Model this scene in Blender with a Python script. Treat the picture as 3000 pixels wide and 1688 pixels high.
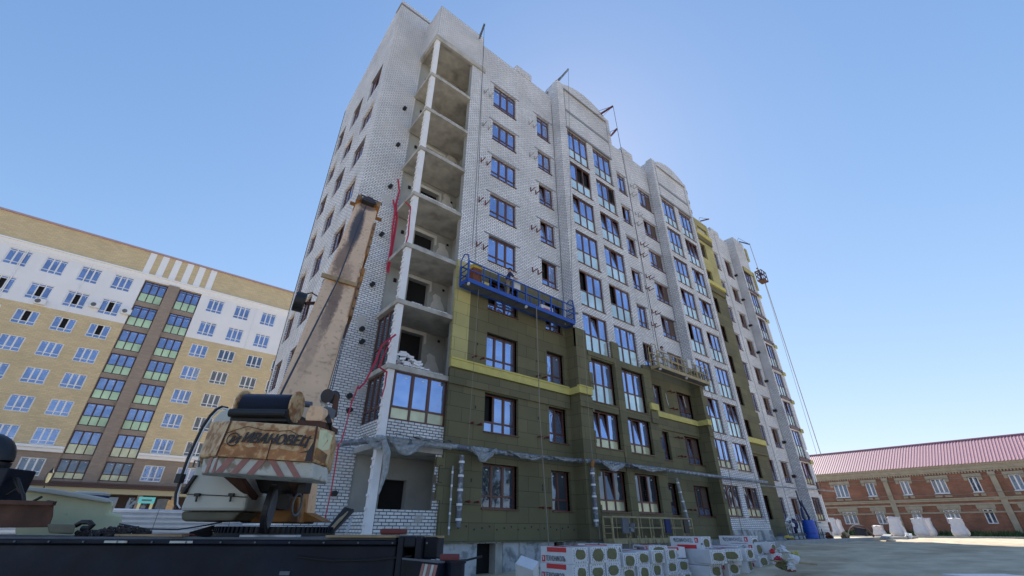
import bpy, math, random
from mathutils import Vector, Matrix
random.seed(7)
R = math.radians
sc = bpy.context.scene
C = sc.collection
for o in list(bpy.data.objects): bpy.data.objects.remove(o)

# ---------------------------------------------------------------- camera, sky, sun, exposure
CX = Vector((0.77428807, -0.6328247, 0.00329771))      # camera right
CD = Vector((0.30966603, 0.37433482, -0.87405972))     # camera down
CF = Vector((0.55189213, 0.6777952, 0.4858073))        # camera forward
EYE = Vector((0, 0, 1.6)); FPX = 1270.56
cam = bpy.data.cameras.new('camera'); camo = bpy.data.objects.new('camera', cam); C.objects.link(camo)
cam.sensor_width = 36; cam.lens = 36 * FPX / 3000; cam.clip_start = 0.05; cam.clip_end = 3000
camo.matrix_world = Matrix(((CX.x, -CD.x, -CF.x, EYE.x), (CX.y, -CD.y, -CF.y, EYE.y), (CX.z, -CD.z, -CF.z, EYE.z), (0, 0, 0, 1)))
sc.camera = camo
SUN_AZ, SUN_EL = 50.0, 44.0          # azimuth from +Y towards +X
w = bpy.data.worlds.new('World'); sc.world = w; w.use_nodes = True
nt = w.node_tree; nt.nodes.clear()
sky = nt.nodes.new('ShaderNodeTexSky'); sky.sky_type = 'NISHITA'; sky.sun_disc = False
sky.sun_elevation = R(SUN_EL); sky.sun_rotation = R(SUN_AZ); sky.altitude = 300; sky.air_density = 0.9; sky.dust_density = 0.1; sky.ozone_density = 3.0
bg = nt.nodes.new('ShaderNodeBackground'); bg.inputs[1].default_value = 0.112
wo = nt.nodes.new('ShaderNodeOutputWorld'); 
def vm(op, a, b_):
    n = nt.nodes.new('ShaderNodeVectorMath'); n.operation = op
    for i, x in enumerate((a, b_)):
        if isinstance(x, (tuple, list)): n.inputs[i].default_value = x
        elif x is not None: nt.links.new(x, n.inputs[i])
    return n.outputs[0]
K = 0.24                      # softens the bright sky near the horizon and round the sun, for every ray alike
c1 = vm('DIVIDE', vm('MULTIPLY', sky.outputs[0], (1.6, 1.6, 1.74)), vm('ADD', vm('MULTIPLY', sky.outputs[0], (K, K, K)), (1, 1, 1)))
hs = nt.nodes.new('ShaderNodeHueSaturation'); hs.inputs['Saturation'].default_value = 1.15; hs.inputs['Hue'].default_value = 0.5; nt.links.new(c1, hs.inputs['Color']); nt.links.new(hs.outputs[0], bg.inputs[0]); nt.links.new(bg.outputs[0], wo.inputs[0])
sl = bpy.data.lights.new('sun', 'SUN'); sl.energy = 3.2; sl.angle = R(0.5); sl.color = (1, 0.95, 0.86)
so = bpy.data.objects.new('sun', sl); C.objects.link(so)
sd = Vector((math.sin(R(SUN_AZ)) * math.cos(R(SUN_EL)), math.cos(R(SUN_AZ)) * math.cos(R(SUN_EL)), math.sin(R(SUN_EL))))
so.rotation_euler = sd.to_track_quat('Z', 'Y').to_euler(); so.location = (0, 0, 60)
sc.view_settings.view_transform = 'Standard'; sc.view_settings.look = 'None'; sc.view_settings.gamma = 1
sc.view_settings.exposure = 1.1
sc.render.engine = 'CYCLES'

HR = Vector((math.cos(R(39.15)), -math.sin(R(39.15)), 0)); HF = Vector((math.sin(R(39.15)), math.cos(R(39.15)), 0)); UP = Vector((0, 0, 1))
def ray(u, v): return CX * (u - 1500) / FPX + CD * (v - 844) / FPX + CF
def at(u, v, hd):                     # a measured point of the truck crane: distance hd ahead on the ground
    d = ray(u, v); return EYE + d * (hd / d.dot(HF))
def loc(a, b, z): return HR * a + HF * b + UP * z

# ---------------------------------------------------------------- materials
def mat(name, col, rough=0.8, metal=0.0, spec=0.5, vary=0.0, vscale=3.0, col2=None, c2scale=1.5, c2lo=0.5, c2hi=0.62, bump=0.0, bscale=20.0, ior=None, alpha=None):
    m = bpy.data.materials.new(name); m.use_nodes = True; t = m.node_tree; b = t.nodes['Principled BSDF']
    b.inputs['Roughness'].default_value = rough; b.inputs['Metallic'].default_value = metal
    b.inputs['Specular IOR Level'].default_value = spec
    if ior: b.inputs['IOR'].default_value = ior
    co = t.nodes.new('ShaderNodeTexCoord')
    cur = None
    def rgb(c):
        n = t.nodes.new('ShaderNodeRGB'); n.outputs[0].default_value = (*c, 1); return n.outputs[0]
    cur = rgb(col)
    def noise(s, d=4):
        n = t.nodes.new('ShaderNodeTexNoise'); n.inputs['Scale'].default_value = s; n.inputs['Detail'].default_value = d
        t.links.new(co.outputs['Object'], n.inputs['Vector']); return n.outputs['Fac']
    def mix(f, a, bb, typ='MIX'):
        n = t.nodes.new('ShaderNodeMix'); n.data_type = 'RGBA'; n.blend_type = typ
        if isinstance(f, float): n.inputs['Factor'].default_value = f
        else: t.links.new(f, n.inputs['Factor'])
        t.links.new(a, n.inputs['A']); t.links.new(bb, n.inputs['B']); return n.outputs['Result']
    def ramp(f, lo, hi):
        n = t.nodes.new('ShaderNodeMapRange'); n.inputs[1].default_value = lo; n.inputs[2].default_value = hi; t.links.new(f, n.inputs[0]); return n.outputs[0]
    m['_'] = 0
    if col2: cur = mix(ramp(noise(c2scale, 8), c2lo, c2hi), cur, rgb(col2))
    if vary:
        n = t.nodes.new('ShaderNodeMapRange'); n.inputs[1].default_value = 0.25; n.inputs[2].default_value = 0.75; n.inputs[3].default_value = 1 - vary; n.inputs[4].default_value = 1 + vary
        t.links.new(noise(vscale, 6), n.inputs[0])
        v = t.nodes.new('ShaderNodeVectorMath'); v.operation = 'SCALE'; t.links.new(cur, v.inputs[0]); t.links.new(n.outputs[0], v.inputs['Scale']); cur = v.outputs[0]
    t.links.new(cur, b.inputs['Base Color'])
    if bump:
        n = t.nodes.new('ShaderNodeBump'); n.inputs['Strength'].default_value = bump; n.inputs['Distance'].default_value = 0.05
        t.links.new(noise(bscale, 8), n.inputs['Height']); t.links.new(n.outputs[0], b.inputs['Normal'])
    del m['_']
    return m

def brick(name, c1, c2, mortar, bw=0.26, bh=0.1, ms=0.012, rough=0.85, blotch=0.1, dirt=None, bump=0.4):
    m = bpy.data.materials.new(name); m.use_nodes = True; t = m.node_tree; b = t.nodes['Principled BSDF']; b.inputs['Roughness'].default_value = rough
    co = t.nodes.new('ShaderNodeTexCoord'); s = t.nodes.new('ShaderNodeSeparateXYZ'); t.links.new(co.outputs['Object'], s.inputs[0])
    a = t.nodes.new('ShaderNodeMath'); a.operation = 'ADD'; t.links.new(s.outputs[0], a.inputs[0]); t.links.new(s.outputs[1], a.inputs[1])
    c = t.nodes.new('ShaderNodeCombineXYZ'); t.links.new(a.outputs[0], c.inputs[0]); t.links.new(s.outputs[2], c.inputs[1])
    k = t.nodes.new('ShaderNodeTexBrick'); k.inputs['Scale'].default_value = 1; k.inputs['Brick Width'].default_value = bw; k.inputs['Row Height'].default_value = bh
    k.inputs['Mortar Size'].default_value = ms; k.inputs['Mortar Smooth'].default_value = 0.1; k.inputs['Bias'].default_value = 0
    k.inputs['Color1'].default_value = (*c1, 1); k.inputs['Color2'].default_value = (*c2, 1); k.inputs['Mortar'].default_value = (*mortar, 1)
    t.links.new(c.outputs[0], k.inputs['Vector'])
    n = t.nodes.new('ShaderNodeTexNoise'); n.inputs['Scale'].default_value = 0.5; n.inputs['Detail'].default_value = 8; t.links.new(co.outputs['Object'], n.inputs['Vector'])
    r = t.nodes.new('ShaderNodeMapRange'); r.inputs[1].default_value = 0.3; r.inputs[2].default_value = 0.7; r.inputs[3].default_value = 1 - blotch; r.inputs[4].default_value = 1 + blotch; t.links.new(n.outputs[0], r.inputs[0])
    v = t.nodes.new('ShaderNodeVectorMath'); v.operation = 'SCALE'; t.links.new(k.outputs['Color'], v.inputs[0]); t.links.new(r.outputs[0], v.inputs['Scale'])
    cur = v.outputs[0]
    if dirt:
        n2 = t.nodes.new('ShaderNodeTexNoise'); n2.inputs['Scale'].default_value = 1.3; n2.inputs['Detail'].default_value = 10; t.links.new(co.outputs['Object'], n2.inputs['Vector'])
        r2 = t.nodes.new('ShaderNodeMapRange'); r2.inputs[1].default_value = 0.56; r2.inputs[2].default_value = 0.72; t.links.new(n2.outputs[0], r2.inputs[0])
        x = t.nodes.new('ShaderNodeMix'); x.data_type = 'RGBA'; x.inputs['B'].default_value = (*dirt, 1); t.links.new(r2.outputs[0], x.inputs['Factor']); t.links.new(cur, x.inputs['A']); cur = x.outputs['Result']
    t.links.new(cur, b.inputs['Base Color'])
    bu = t.nodes.new('ShaderNodeBump'); bu.inputs['Strength'].default_value = bump; bu.inputs['Distance'].default_value = 0.01; bu.invert = True
    t.links.new(k.outputs['Fac'], bu.inputs['Height']); t.links.new(bu.outputs[0], b.inputs['Normal'])
    return m

M = {}
M['wbrick'] = brick('white_silicate_brick', (0.84, 0.84, 0.86), (0.68, 0.69, 0.71), (0.17, 0.175, 0.2), 0.27, 0.105, 0.015, blotch=0.13, dirt=(0.55, 0.54, 0.52))
M['jbrick'] = brick('white_brick_dark_joints', (0.72, 0.725, 0.73), (0.6, 0.61, 0.62), (0.05, 0.055, 0.07), 0.27, 0.105, 0.014, blotch=0.1, dirt=(0.38, 0.37, 0.36))
M['ybrick'] = brick('tan_brick', (0.68, 0.54, 0.32), (0.58, 0.46, 0.28), (0.45, 0.37, 0.25), 0.5, 0.16, 0.012, blotch=0.07)
M['bbrick'] = brick('brown_grey_brick', (0.34, 0.27, 0.22), (0.29, 0.23, 0.19), (0.26, 0.21, 0.17), 0.5, 0.16, 0.012, blotch=0.06)
M['rbrick'] = brick('old_red_brick', (0.30, 0.125, 0.075), (0.22, 0.10, 0.06), (0.22, 0.14, 0.10), 0.5, 0.16, 0.014, blotch=0.25, dirt=(0.2, 0.09, 0.06))
M['olive'] = brick('olive_mineral_wool', (0.155, 0.14, 0.072), (0.120, 0.110, 0.06), (0.045, 0.042, 0.025), 1.2, 0.6, 0.009, blotch=0.12, bump=0.3)
M['yellow'] = brick('yellow_mineral_wool', (0.46, 0.41, 0.17), (0.38, 0.34, 0.15), (0.22, 0.19, 0.09), 1.2, 0.6, 0.01, blotch=0.15, bump=0.3)
M['band'] = mat('yellow_band', (0.54, 0.48, 0.16), 0.9, vary=0.12)
M['plaster'] = mat('grey_plaster', (0.36, 0.37, 0.36), 0.9, vary=0.18, vscale=1.2, bump=0.2)
M['wplaster'] = mat('white_plaster_patch', (0.62, 0.62, 0.6), 0.9, vary=0.1)
M['conc'] = mat('concrete', (0.46, 0.44, 0.40), 0.9, vary=0.22, vscale=2, bump=0.2, col2=(0.3, 0.28, 0.25), c2scale=1.2, c2lo=0.5, c2hi=0.7)
M['plinth'] = mat('painted_concrete_blocks', (0.48, 0.49, 0.50), 0.9, vary=0.2, vscale=1.5, col2=(0.24, 0.25, 0.26), c2scale=2.2, c2lo=0.5, c2hi=0.6, bump=0.2)
M['wpaint'] = mat('white_paint', (0.8, 0.8, 0.82), 0.7, vary=0.06)
M['frame'] = mat('brown_window_frame', (0.115, 0.05, 0.04), 0.45, vary=0.1)
M['dframe'] = mat('dark_brown_frame', (0.06, 0.025, 0.025), 0.45)
M['wframe'] = mat('white_window_frame', (0.78, 0.78, 0.8), 0.4)
M['glass'] = mat('window_glass', (0.36, 0.47, 0.74), 0.03, metal=0.72, spec=0.8, vary=0.06, vscale=0.6)
M['glassd'] = mat('window_glass_dark', (0.12, 0.15, 0.20), 0.03, metal=0.6, spec=0.8, vary=0.2, vscale=0.8)
M['glassm'] = mat('window_glass_blue', (0.22, 0.30, 0.50), 0.05, metal=0.6, spec=0.8, vary=0.1, vscale=0.3)
M['lower'] = mat('pale_panel_glass', (0.66, 0.80, 0.80), 0.12, metal=0.4, vary=0.04)
M['lowerg'] = mat('pale_green_panel', (0.52, 0.70, 0.46), 0.2, metal=0.1, vary=0.08, vscale=0.4)
M['lowery'] = mat('pale_yellow_panel', (0.60, 0.60, 0.40), 0.2, metal=0.15, vary=0.1)
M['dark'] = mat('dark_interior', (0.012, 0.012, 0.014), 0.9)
M['void'] = mat('dim_room', (0.05, 0.05, 0.045), 0.9, vary=0.3)
M['stick'] = mat('glass_sticker', (0.85, 0.87, 0.9), 0.6)
M['cornice'] = mat('white_cornice', (0.84, 0.84, 0.86), 0.8, vary=0.03)
M['wwall'] = mat('white_render_wall', (0.80, 0.80, 0.83), 0.85, vary=0.05, vscale=0.4)
M['lintel'] = mat('grey_lintel', (0.24, 0.25, 0.28), 0.8, vary=0.1)
M['redm'] = mat('dark_red_bracket', (0.16, 0.03, 0.025), 0.6)
M['grill'] = mat('brown_grille', (0.13, 0.10, 0.085), 0.7)
M['black'] = mat('black_rubber', (0.012, 0.012, 0.014), 0.5)
M['drumc'] = mat('greasy_rope_turns', (0.10, 0.12, 0.17), 0.35, metal=0.5)
M['bsteel'] = mat('dark_chassis_paint', (0.007, 0.010, 0.020), 0.5, spec=0.22, vary=0.5, vscale=2.5, col2=(0.022, 0.025, 0.03), c2scale=1.1, c2lo=0.5, c2hi=0.75, bump=0.1, bscale=6)
M['cream'] = mat('faded_cream_paint', (0.80, 0.51, 0.30), 0.55, vary=0.1, vscale=1.5, col2=(0.45, 0.25, 0.13), c2scale=9, c2lo=0.56, c2hi=0.75, bump=0.08)
M['bal'] = mat('cream_and_rust', (0.62, 0.42, 0.22), 0.6, vary=0.22, vscale=5, col2=(0.36, 0.16, 0.06), c2scale=11, c2lo=0.46, c2hi=0.60, bump=0.15)
M['orange'] = mat('crane_orange', (0.33, 0.15, 0.035), 0.6, vary=0.2, col2=(0.12, 0.06, 0.03), c2scale=4, c2lo=0.5, c2hi=0.65)
M['stain'] = mat('grease_black', (0.035, 0.028, 0.03), 0.6, vary=0.3)
M['rust'] = mat('rust', (0.09, 0.04, 0.025), 0.85, vary=0.4, vscale=4, bump=0.2)
M['cabw'] = mat('dirty_white_cab', (0.52, 0.52, 0.46), 0.45, vary=0.08, vscale=2)
M['cabg'] = mat('dirty_cab_skirt', (0.14, 0.13, 0.09), 0.7, vary=0.3)
M['lime'] = mat('pale_lime_paint', (0.68, 0.68, 0.42), 0.6, vary=0.1, col2=(0.25, 0.25, 0.15), c2scale=3, c2lo=0.62, c2hi=0.75)
M['cred'] = mat('faded_red_stripe', (0.36, 0.17, 0.15), 0.7, vary=0.2, vscale=5)
M['cwht'] = mat('faded_white_stripe', (0.56, 0.55, 0.50), 0.7, vary=0.2, vscale=5, col2=(0.25, 0.2, 0.15), c2scale=5, c2lo=0.55, c2hi=0.65)
M['blue'] = mat('blue_paint', (0.02, 0.075, 0.36), 0.5, vary=0.1)
M['barrel'] = mat('blue_plastic', (0.01, 0.09, 0.50), 0.35)
M['plat'] = mat('dull_yellow_paint', (0.36, 0.29, 0.16), 0.7, vary=0.25, vscale=6)
M['wood'] = mat('timber', (0.35, 0.25, 0.14), 0.85, vary=0.25, vscale=5)
M['pipe'] = mat('dark_grey_pipe', (0.12, 0.135, 0.17), 0.4, vary=0.1, col2=(0.3, 0.33, 0.36), c2scale=6, c2lo=0.52, c2hi=0.62)
M['film'] = mat('torn_plastic_film', (0.36, 0.40, 0.44), 0.3, vary=0.3, vscale=9); M['film'].node_tree.nodes['Principled BSDF'].inputs['Alpha'].default_value = 0.72
M['tape'] = mat('red_tape', (0.42, 0.015, 0.05), 0.5)
M['pack'] = mat('white_pack_film', (0.68, 0.68, 0.70), 0.3, vary=0.06, vscale=6, bump=0.25, bscale=9)
M['balrust'] = mat('orange_rust_wash', (0.40, 0.17, 0.06), 0.7, vary=0.3, vscale=7, col2=(0.56, 0.33, 0.15), c2scale=14, c2lo=0.5, c2hi=0.65, bump=0.1)
M['pred'] = mat('pack_red_print', (0.60, 0.03, 0.035), 0.4)
M['ptxt'] = mat('pack_dark_print', (0.03, 0.03, 0.04), 0.5)
M['pwool'] = mat('bare_wool_end', (0.17, 0.16, 0.08), 0.95, vary=0.25, vscale=15, bump=0.3)
M['ptick'] = mat('pack_tick', (0.35, 0.36, 0.42), 0.6)
M['sand'] = mat('sand', (0.60, 0.49, 0.34), 0.95, vary=0.25, vscale=1.3, col2=(0.46, 0.36, 0.24), c2scale=0.35, c2lo=0.5, c2hi=0.62, bump=1.0, bscale=3)
M['asph'] = mat('dusty_concrete_path', (0.27, 0.27, 0.27), 0.9, vary=0.15, bump=0.2)
M['kerb'] = mat('kerb_stone', (0.34, 0.34, 0.33), 0.9, vary=0.15)
M['stone'] = mat('cream_trim', (0.36, 0.31, 0.23), 0.9, vary=0.15, vscale=2)
M['roof'] = mat('pink_metal_roof', (0.42, 0.22, 0.25), 0.55, spec=0.3, vary=0.05)
M['bag'] = mat('woven_big_bag', (0.62, 0.60, 0.62), 0.7, vary=0.08, bump=0.4, bscale=6)
M['grass'] = mat('weeds', (0.05, 0.09, 0.03), 0.9, vary=0.4)
M['skin'] = mat('skin', (0.42, 0.24, 0.16), 0.6)
M['navy'] = mat('navy_cloth', (0.03, 0.04, 0.12), 0.9)
M['khaki'] = mat('khaki_cloth', (0.22, 0.19, 0.15), 0.9)
M['hair'] = mat('dark_hair', (0.02, 0.015, 0.012), 0.9)
M['lwhite'] = mat('light_cloth', (0.55, 0.55, 0.55), 0.9)
M['brownsack'] = mat('brown_sack', (0.17, 0.055, 0.03), 0.8, vary=0.3, vscale=8)
M['ysack'] = mat('yellow_sack', (0.55, 0.40, 0.06), 0.8, vary=0.15)
M['fence'] = mat('galvanised_sheet', (0.62, 0.63, 0.66), 0.3, metal=0.5, vary=0.08)
M['cyan'] = mat('cyan_sign', (0.10, 0.55, 0.62), 0.5)
M['mid'] = mat('slate_grey', (0.12, 0.13, 0.15), 0.7, vary=0.2)
M['rope'] = mat('grey_rope', (0.25, 0.22, 0.18), 0.9)
M['cable'] = mat('steel_cable', (0.03, 0.035, 0.05), 0.6)
M['canopy'] = mat('dark_brown_canopy', (0.06, 0.035, 0.035), 0.6)
M['soffit'] = mat('cream_soffit', (0.42, 0.38, 0.25), 0.7)
M['leaf'] = mat('foliage', (0.06, 0.10, 0.03), 0.8, vary=0.5, vscale=2)
M['bark'] = mat('bark', (0.10, 0.07, 0.05), 0.9, vary=0.3)

def warp(m, amp):       # slightly uneven panes: position based ripple and tint
    t = m.node_tree; b = t.nodes['Principled BSDF']; ge = t.nodes.new('ShaderNodeNewGeometry')
    n = t.nodes.new('ShaderNodeTexNoise'); n.inputs['Scale'].default_value = 0.9; n.inputs['Detail'].default_value = 2; t.links.new(ge.outputs['Position'], n.inputs['Vector'])
    u = t.nodes.new('ShaderNodeBump'); u.inputs['Strength'].default_value = amp; u.inputs['Distance'].default_value = 0.12; t.links.new(n.outputs['Fac'], u.inputs['Height']); t.links.new(u.outputs[0], b.inputs['Normal'])
    old = b.inputs['Base Color'].links[0].from_socket; v = t.nodes.new('ShaderNodeVectorMath'); v.operation = 'SCALE'
    n2 = t.nodes.new('ShaderNodeTexNoise'); n2.inputs['Scale'].default_value = 0.55; n2.inputs['Detail'].default_value = 3; t.links.new(ge.outputs['Position'], n2.inputs['Vector'])
    r = t.nodes.new('ShaderNodeMapRange'); r.inputs[1].default_value = 0.35; r.inputs[2].default_value = 0.65; r.inputs[3].default_value = 0.8; r.inputs[4].default_value = 1.15; t.links.new(n2.outputs['Fac'], r.inputs[0])
    t.links.new(old, v.inputs[0]); t.links.new(r.outputs[0], v.inputs['Scale']); t.links.new(v.outputs[0], b.inputs['Base Color'])
for _k in ('glass', 'glassd', 'glassm', 'lower', 'lowerg', 'lowery'): warp(M[_k], 0.35)

# ---------------------------------------------------------------- mesh helpers
class G:
    def __init__(s): s.v = []; s.f = []; s.m = []; s.a = []
    def add(s, vs, fs, m=0):
        n = len(s.v); s.a.append((n, len(s.f))); s.v += [tuple(p) for p in vs]
        for f in fs: s.f.append([n + i for i in f]); s.m.append(m)
    def box(s, x0, y0, z0, x1, y1, z1, m=0):
        s.add([(x0, y0, z0), (x1, y0, z0), (x1, y1, z0), (x0, y1, z0), (x0, y0, z1), (x1, y0, z1), (x1, y1, z1), (x0, y1, z1)],
              [(0, 3, 2, 1), (4, 5, 6, 7), (0, 1, 5, 4), (1, 2, 6, 5), (2, 3, 7, 6), (3, 0, 4, 7)], m)
    def obox(s, c, ax, ay, az, m=0):       # oriented box: centre, half-axis vectors
        c = Vector(c); ax = Vector(ax); ay = Vector(ay); az = Vector(az)
        s.add([c + ax * i + ay * j + az * k for k in (-1, 1) for i, j in ((-1, -1), (1, -1), (1, 1), (-1, 1))],
              [(0, 3, 2, 1), (4, 5, 6, 7), (0, 1, 5, 4), (1, 2, 6, 5), (2, 3, 7, 6), (3, 0, 4, 7)], m)
    def bar(s, a, b, w, h=None, m=0):
        a = Vector(a); b = Vector(b); h = h or w; d = b - a; l = d.length; d.normalize()
        u = d.cross(UP) if abs(d.z) < 0.95 else d.cross(Vector((0, 1, 0))); u.normalize(); t = u.cross(d)
        s.obox((a + b) / 2, d * l / 2, u * w / 2, t * h / 2, m)
    def quad(s, a, b, c, d, m=0): s.add([a, b, c, d], [(0, 1, 2, 3)], m)
    def prism(s, pts, d, m=0):
        d = Vector(d); n = len(pts); pts = [Vector(p) for p in pts]
        s.add(pts + [p + d for p in pts], [tuple(range(n))[::-1], tuple(range(n, 2 * n))] + [(i, (i + 1) % n, n + (i + 1) % n, n + i) for i in range(n)], m)
    def loft(s, A, B, m=0):
        n = len(A); s.add(list(A) + list(B), [tuple(range(n))[::-1], tuple(range(n, 2 * n))] + [(i, (i + 1) % n, n + (i + 1) % n, n + i) for i in range(n)], m)
    def tube(s, pts, r, n=8, m=0, cap=True):
        pts = [Vector(p) for p in pts]; N = len(pts); rs = r if isinstance(r, (list, tuple)) else [r] * N
        up = None; ring = []
        for i, p in enumerate(pts):
            d = (pts[min(i + 1, N - 1)] - pts[max(i - 1, 0)]).normalized()
            if up is None: up = d.cross(Vector((0.3, 0.2, 1))).normalized()
            up = (up - d * up.dot(d)).normalized(); v = d.cross(up)
            ring += [p + (up * math.cos(2 * math.pi * k / n) + v * math.sin(2 * math.pi * k / n)) * rs[i] for k in range(n)]
        fs = [(i * n + k, i * n + (k + 1) % n, (i + 1) * n + (k + 1) % n, (i + 1) * n + k) for i in range(N - 1) for k in range(n)]
        if cap: fs += [tuple(range(n))[::-1], tuple((N - 1) * n + k for k in range(n))]
        s.add(ring, fs, m)
    def cyl(s, a, b, r, n=20, m=0): s.tube([a, b], r, n, m)
    def split(s, name, mats, parent=None):
        n0 = 0
        for k in range(len(s.a)):
            g2 = G(); v0 = s.a[k][0]; v1 = s.a[k + 1][0] if k + 1 < len(s.a) else len(s.v); f0 = s.a[k][1]; f1 = s.a[k + 1][1] if k + 1 < len(s.a) else len(s.f)
            g2.v = s.v[v0:v1]; g2.f = [[i - v0 for i in f] for f in s.f[f0:f1]]; g2.m = s.m[f0:f1]; g2.obj(name, mats, parent)
    def obj(s, name, mats, parent=None, smooth=False, bevel=0):
        me = bpy.data.meshes.new(name); me.from_pydata(s.v, [], s.f)
        for m in (mats if isinstance(mats, (list, tuple)) else [mats]): me.materials.append(M[m] if isinstance(m, str) else m)
        me.polygons.foreach_set('material_index', s.m)
        if smooth: me.polygons.foreach_set('use_smooth', [True] * len(s.f))
        me.update(); o = bpy.data.objects.new(name, me); C.objects.link(o)
        if bevel:
            b = o.modifiers.new('bevel', 'BEVEL'); b.width = bevel; b.segments = 2; b.limit_method = 'ANGLE'
        if parent: child(o, parent)
        return o
def child(o, p):
    o.parent = p; o.matrix_parent_inverse = Matrix.Translation(-p.location) if p.type == 'EMPTY' else (Matrix.Identity(4))
def tag(o, label, cat, group=None):
    o['label'] = label; o['category'] = cat
    if group: o['group'] = group
    return o
def thing(name, label, cat, p=(0, 0, 0), group=None):
    o = bpy.data.objects.new(name, None); o.empty_display_size = 0.3; C.objects.link(o); o.location = p
    return tag(o, label, cat, group)
def struct(o, kind='structure'): o['kind'] = kind; return o

def wall(g, ax, c, u0, u1, z0, z1, holes, rev, m=0, mr=0, edge=None):
    """wall sheet with rectangular holes and reveals. ax 'y': plane y=c facing -y (u=x); ax 'x': plane x=c facing -x (u=y)"""
    P = (lambda u, z, d=0: (u, c + d, z)) if ax == 'y' else (lambda u, z, d=0: (c + d, u, z))
    hs = [(max(a, u0), max(b, z0), min(e, u1), min(f, z1)) for a, b, e, f in holes]
    hs = [h for h in hs if h[0] < h[2] and h[1] < h[3]]
    us = sorted({u0, u1, *[h[0] for h in hs], *[h[2] for h in hs]}); zs = sorted({z0, z1, *[h[1] for h in hs], *[h[3] for h in hs]})
    def q(a, b, cc, d, mm):
        if ax == 'x': a, b, cc, d = d, cc, b, a
        g.quad(a, b, cc, d, mm)
    for i in range(len(us) - 1):
        j = 0
        while j < len(zs) - 1:
            um, inh = (us[i] + us[i + 1]) / 2, lambda jj: any(h[0] < um < h[2] and h[1] < (zs[jj] + zs[jj + 1]) / 2 < h[3] for h in hs)
            if inh(j): j += 1; continue
            k = j
            while k + 1 < len(zs) - 1 and not inh(k + 1): k += 1
            q(P(us[i], zs[j]), P(us[i + 1], zs[j]), P(us[i + 1], zs[k + 1]), P(us[i], zs[k + 1]), m); j = k + 1
    if rev:
        for a, b, e, f in hs:
            if b > z0: q(P(a, b), P(a, b, rev), P(e, b, rev), P(e, b), mr)
            if f < z1: q(P(a, f, rev), P(a, f), P(e, f), P(e, f, rev), mr)
            if a > u0: q(P(a, b, rev), P(a, b), P(a, f), P(a, f, rev), mr)
            if e < u1: q(P(e, b), P(e, b, rev), P(e, f, rev), P(e, f), mr)

WC = {}
def window_mesh(w, h, cols, lh, fr, lowm, top=0, opens='', stick=True, glass='glass', fw=0.065):
    """frame mesh and pane mesh; opens: one letter per column: c closed, o open dark, t tilted, g grille"""
    key = (round(w, 2), round(h, 2), cols, lh, fr, lowm, top, opens, glass, stick)
    if key in WC: return WC[key]
    f = G(); p = G(); D = 0.07
    f.box(0, 0, 0, fw, D, h); f.box(w - fw, 0, 0, w, D, h); f.box(fw, 0.001, 0, w - fw, D, fw); f.box(fw, 0.001, h - fw, w - fw, D, h)
    cw = (w - 2 * fw) / cols
    opens = (opens + 'c' * cols)[:cols]
    zt = h - fw
    if lh: f.box(fw, 0.002, lh, w - fw, D, lh + 0.075)
    if top: f.box(fw, 0.002, h - top, w - fw, D, h - top + 0.07); zt = h - top
    for i in range(cols):
        x0 = fw + i * cw + (0.045 if i else 0); x1 = fw + (i + 1) * cw - (0.045 if i < cols - 1 else 0)
        if i: f.box(fw + i * cw - 0.045, -0.002, fw, fw + i * cw + 0.045, D + 0.002, h - fw)
        zb = lh + 0.075 if lh else fw
        if lh: p.box(x0, 0.035, fw, x1, 0.045, lh, 1)
        if top: p.box(x0, 0.035, h - top + 0.07, x1, 0.045, h - fw, 0)
        k = opens[i]
        if k == 'c':
            p.box(x0, 0.035, zb, x1, 0.045, zt, 0)
            for a in (x0, x1 - 0.03): f.box(a, 0.012, zb, a + 0.03, D - 0.01, zt)
            if stick: p.box(x0 + (x1 - x0) * 0.55, 0.028, zt - 0.16, x0 + (x1 - x0) * 0.72, 0.036, zt - 0.12, 3)
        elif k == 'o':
            p.box(x0, 0.22, zb, x1, 0.23, zt, 2)  # near-black sheet stands for the unlit room behind the open sash
        elif k == 'g':
            p.box(x0, 0.03, zb, x1, 0.06, zt, 4)
            for q in range(int((zt - zb) / 0.09)): p.box(x0, 0.01, zb + q * 0.09, x1, 0.03, zb + q * 0.09 + 0.05, 4)
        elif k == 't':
            p.box(x0, 0.30, zb, x1, 0.31, zt, 2)  # room shade behind the tilted sash, put in as a near-black sheet
            dy = 0.16
            p.add([(x0 + .03, 0.03, zb), (x1 - .03, 0.03, zb), (x1 - .03, 0.03 + dy, zt - .06), (x0 + .03, 0.03 + dy, zt - .06)], [(0, 1, 2, 3)], 0)
            for xx in (x0, x1 - 0.05):
                f.add([(xx, 0.02, zb), (xx + .05, 0.02, zb), (xx + .05, 0.02 + dy, zt - .03), (xx, 0.02 + dy, zt - .03), (xx, 0.07, zb), (xx + .05, 0.07, zb), (xx + .05, 0.07 + dy, zt - .03), (xx, 0.07 + dy, zt - .03)],
                      [(0, 1, 2, 3), (7, 6, 5, 4), (0, 4, 5, 1), (1, 5, 6, 2), (2, 6, 7, 3), (3, 7, 4, 0)])
            f.box(x0, dy + 0.01, zt - 0.08, x1, dy + 0.06, zt - 0.03)
    def mk(g, n, mats):
        me = bpy.data.meshes.new(n); me.from_pydata(g.v, [], g.f)
        for a in mats: me.materials.append(M[a])
        me.polygons.foreach_set('material_index', g.m); return me
    WC[key] = (mk(f, 'window_frame', [fr]), mk(p, 'pane', [glass, lowm, 'dark', 'stick', 'grill']))
    return WC[key]
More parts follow.
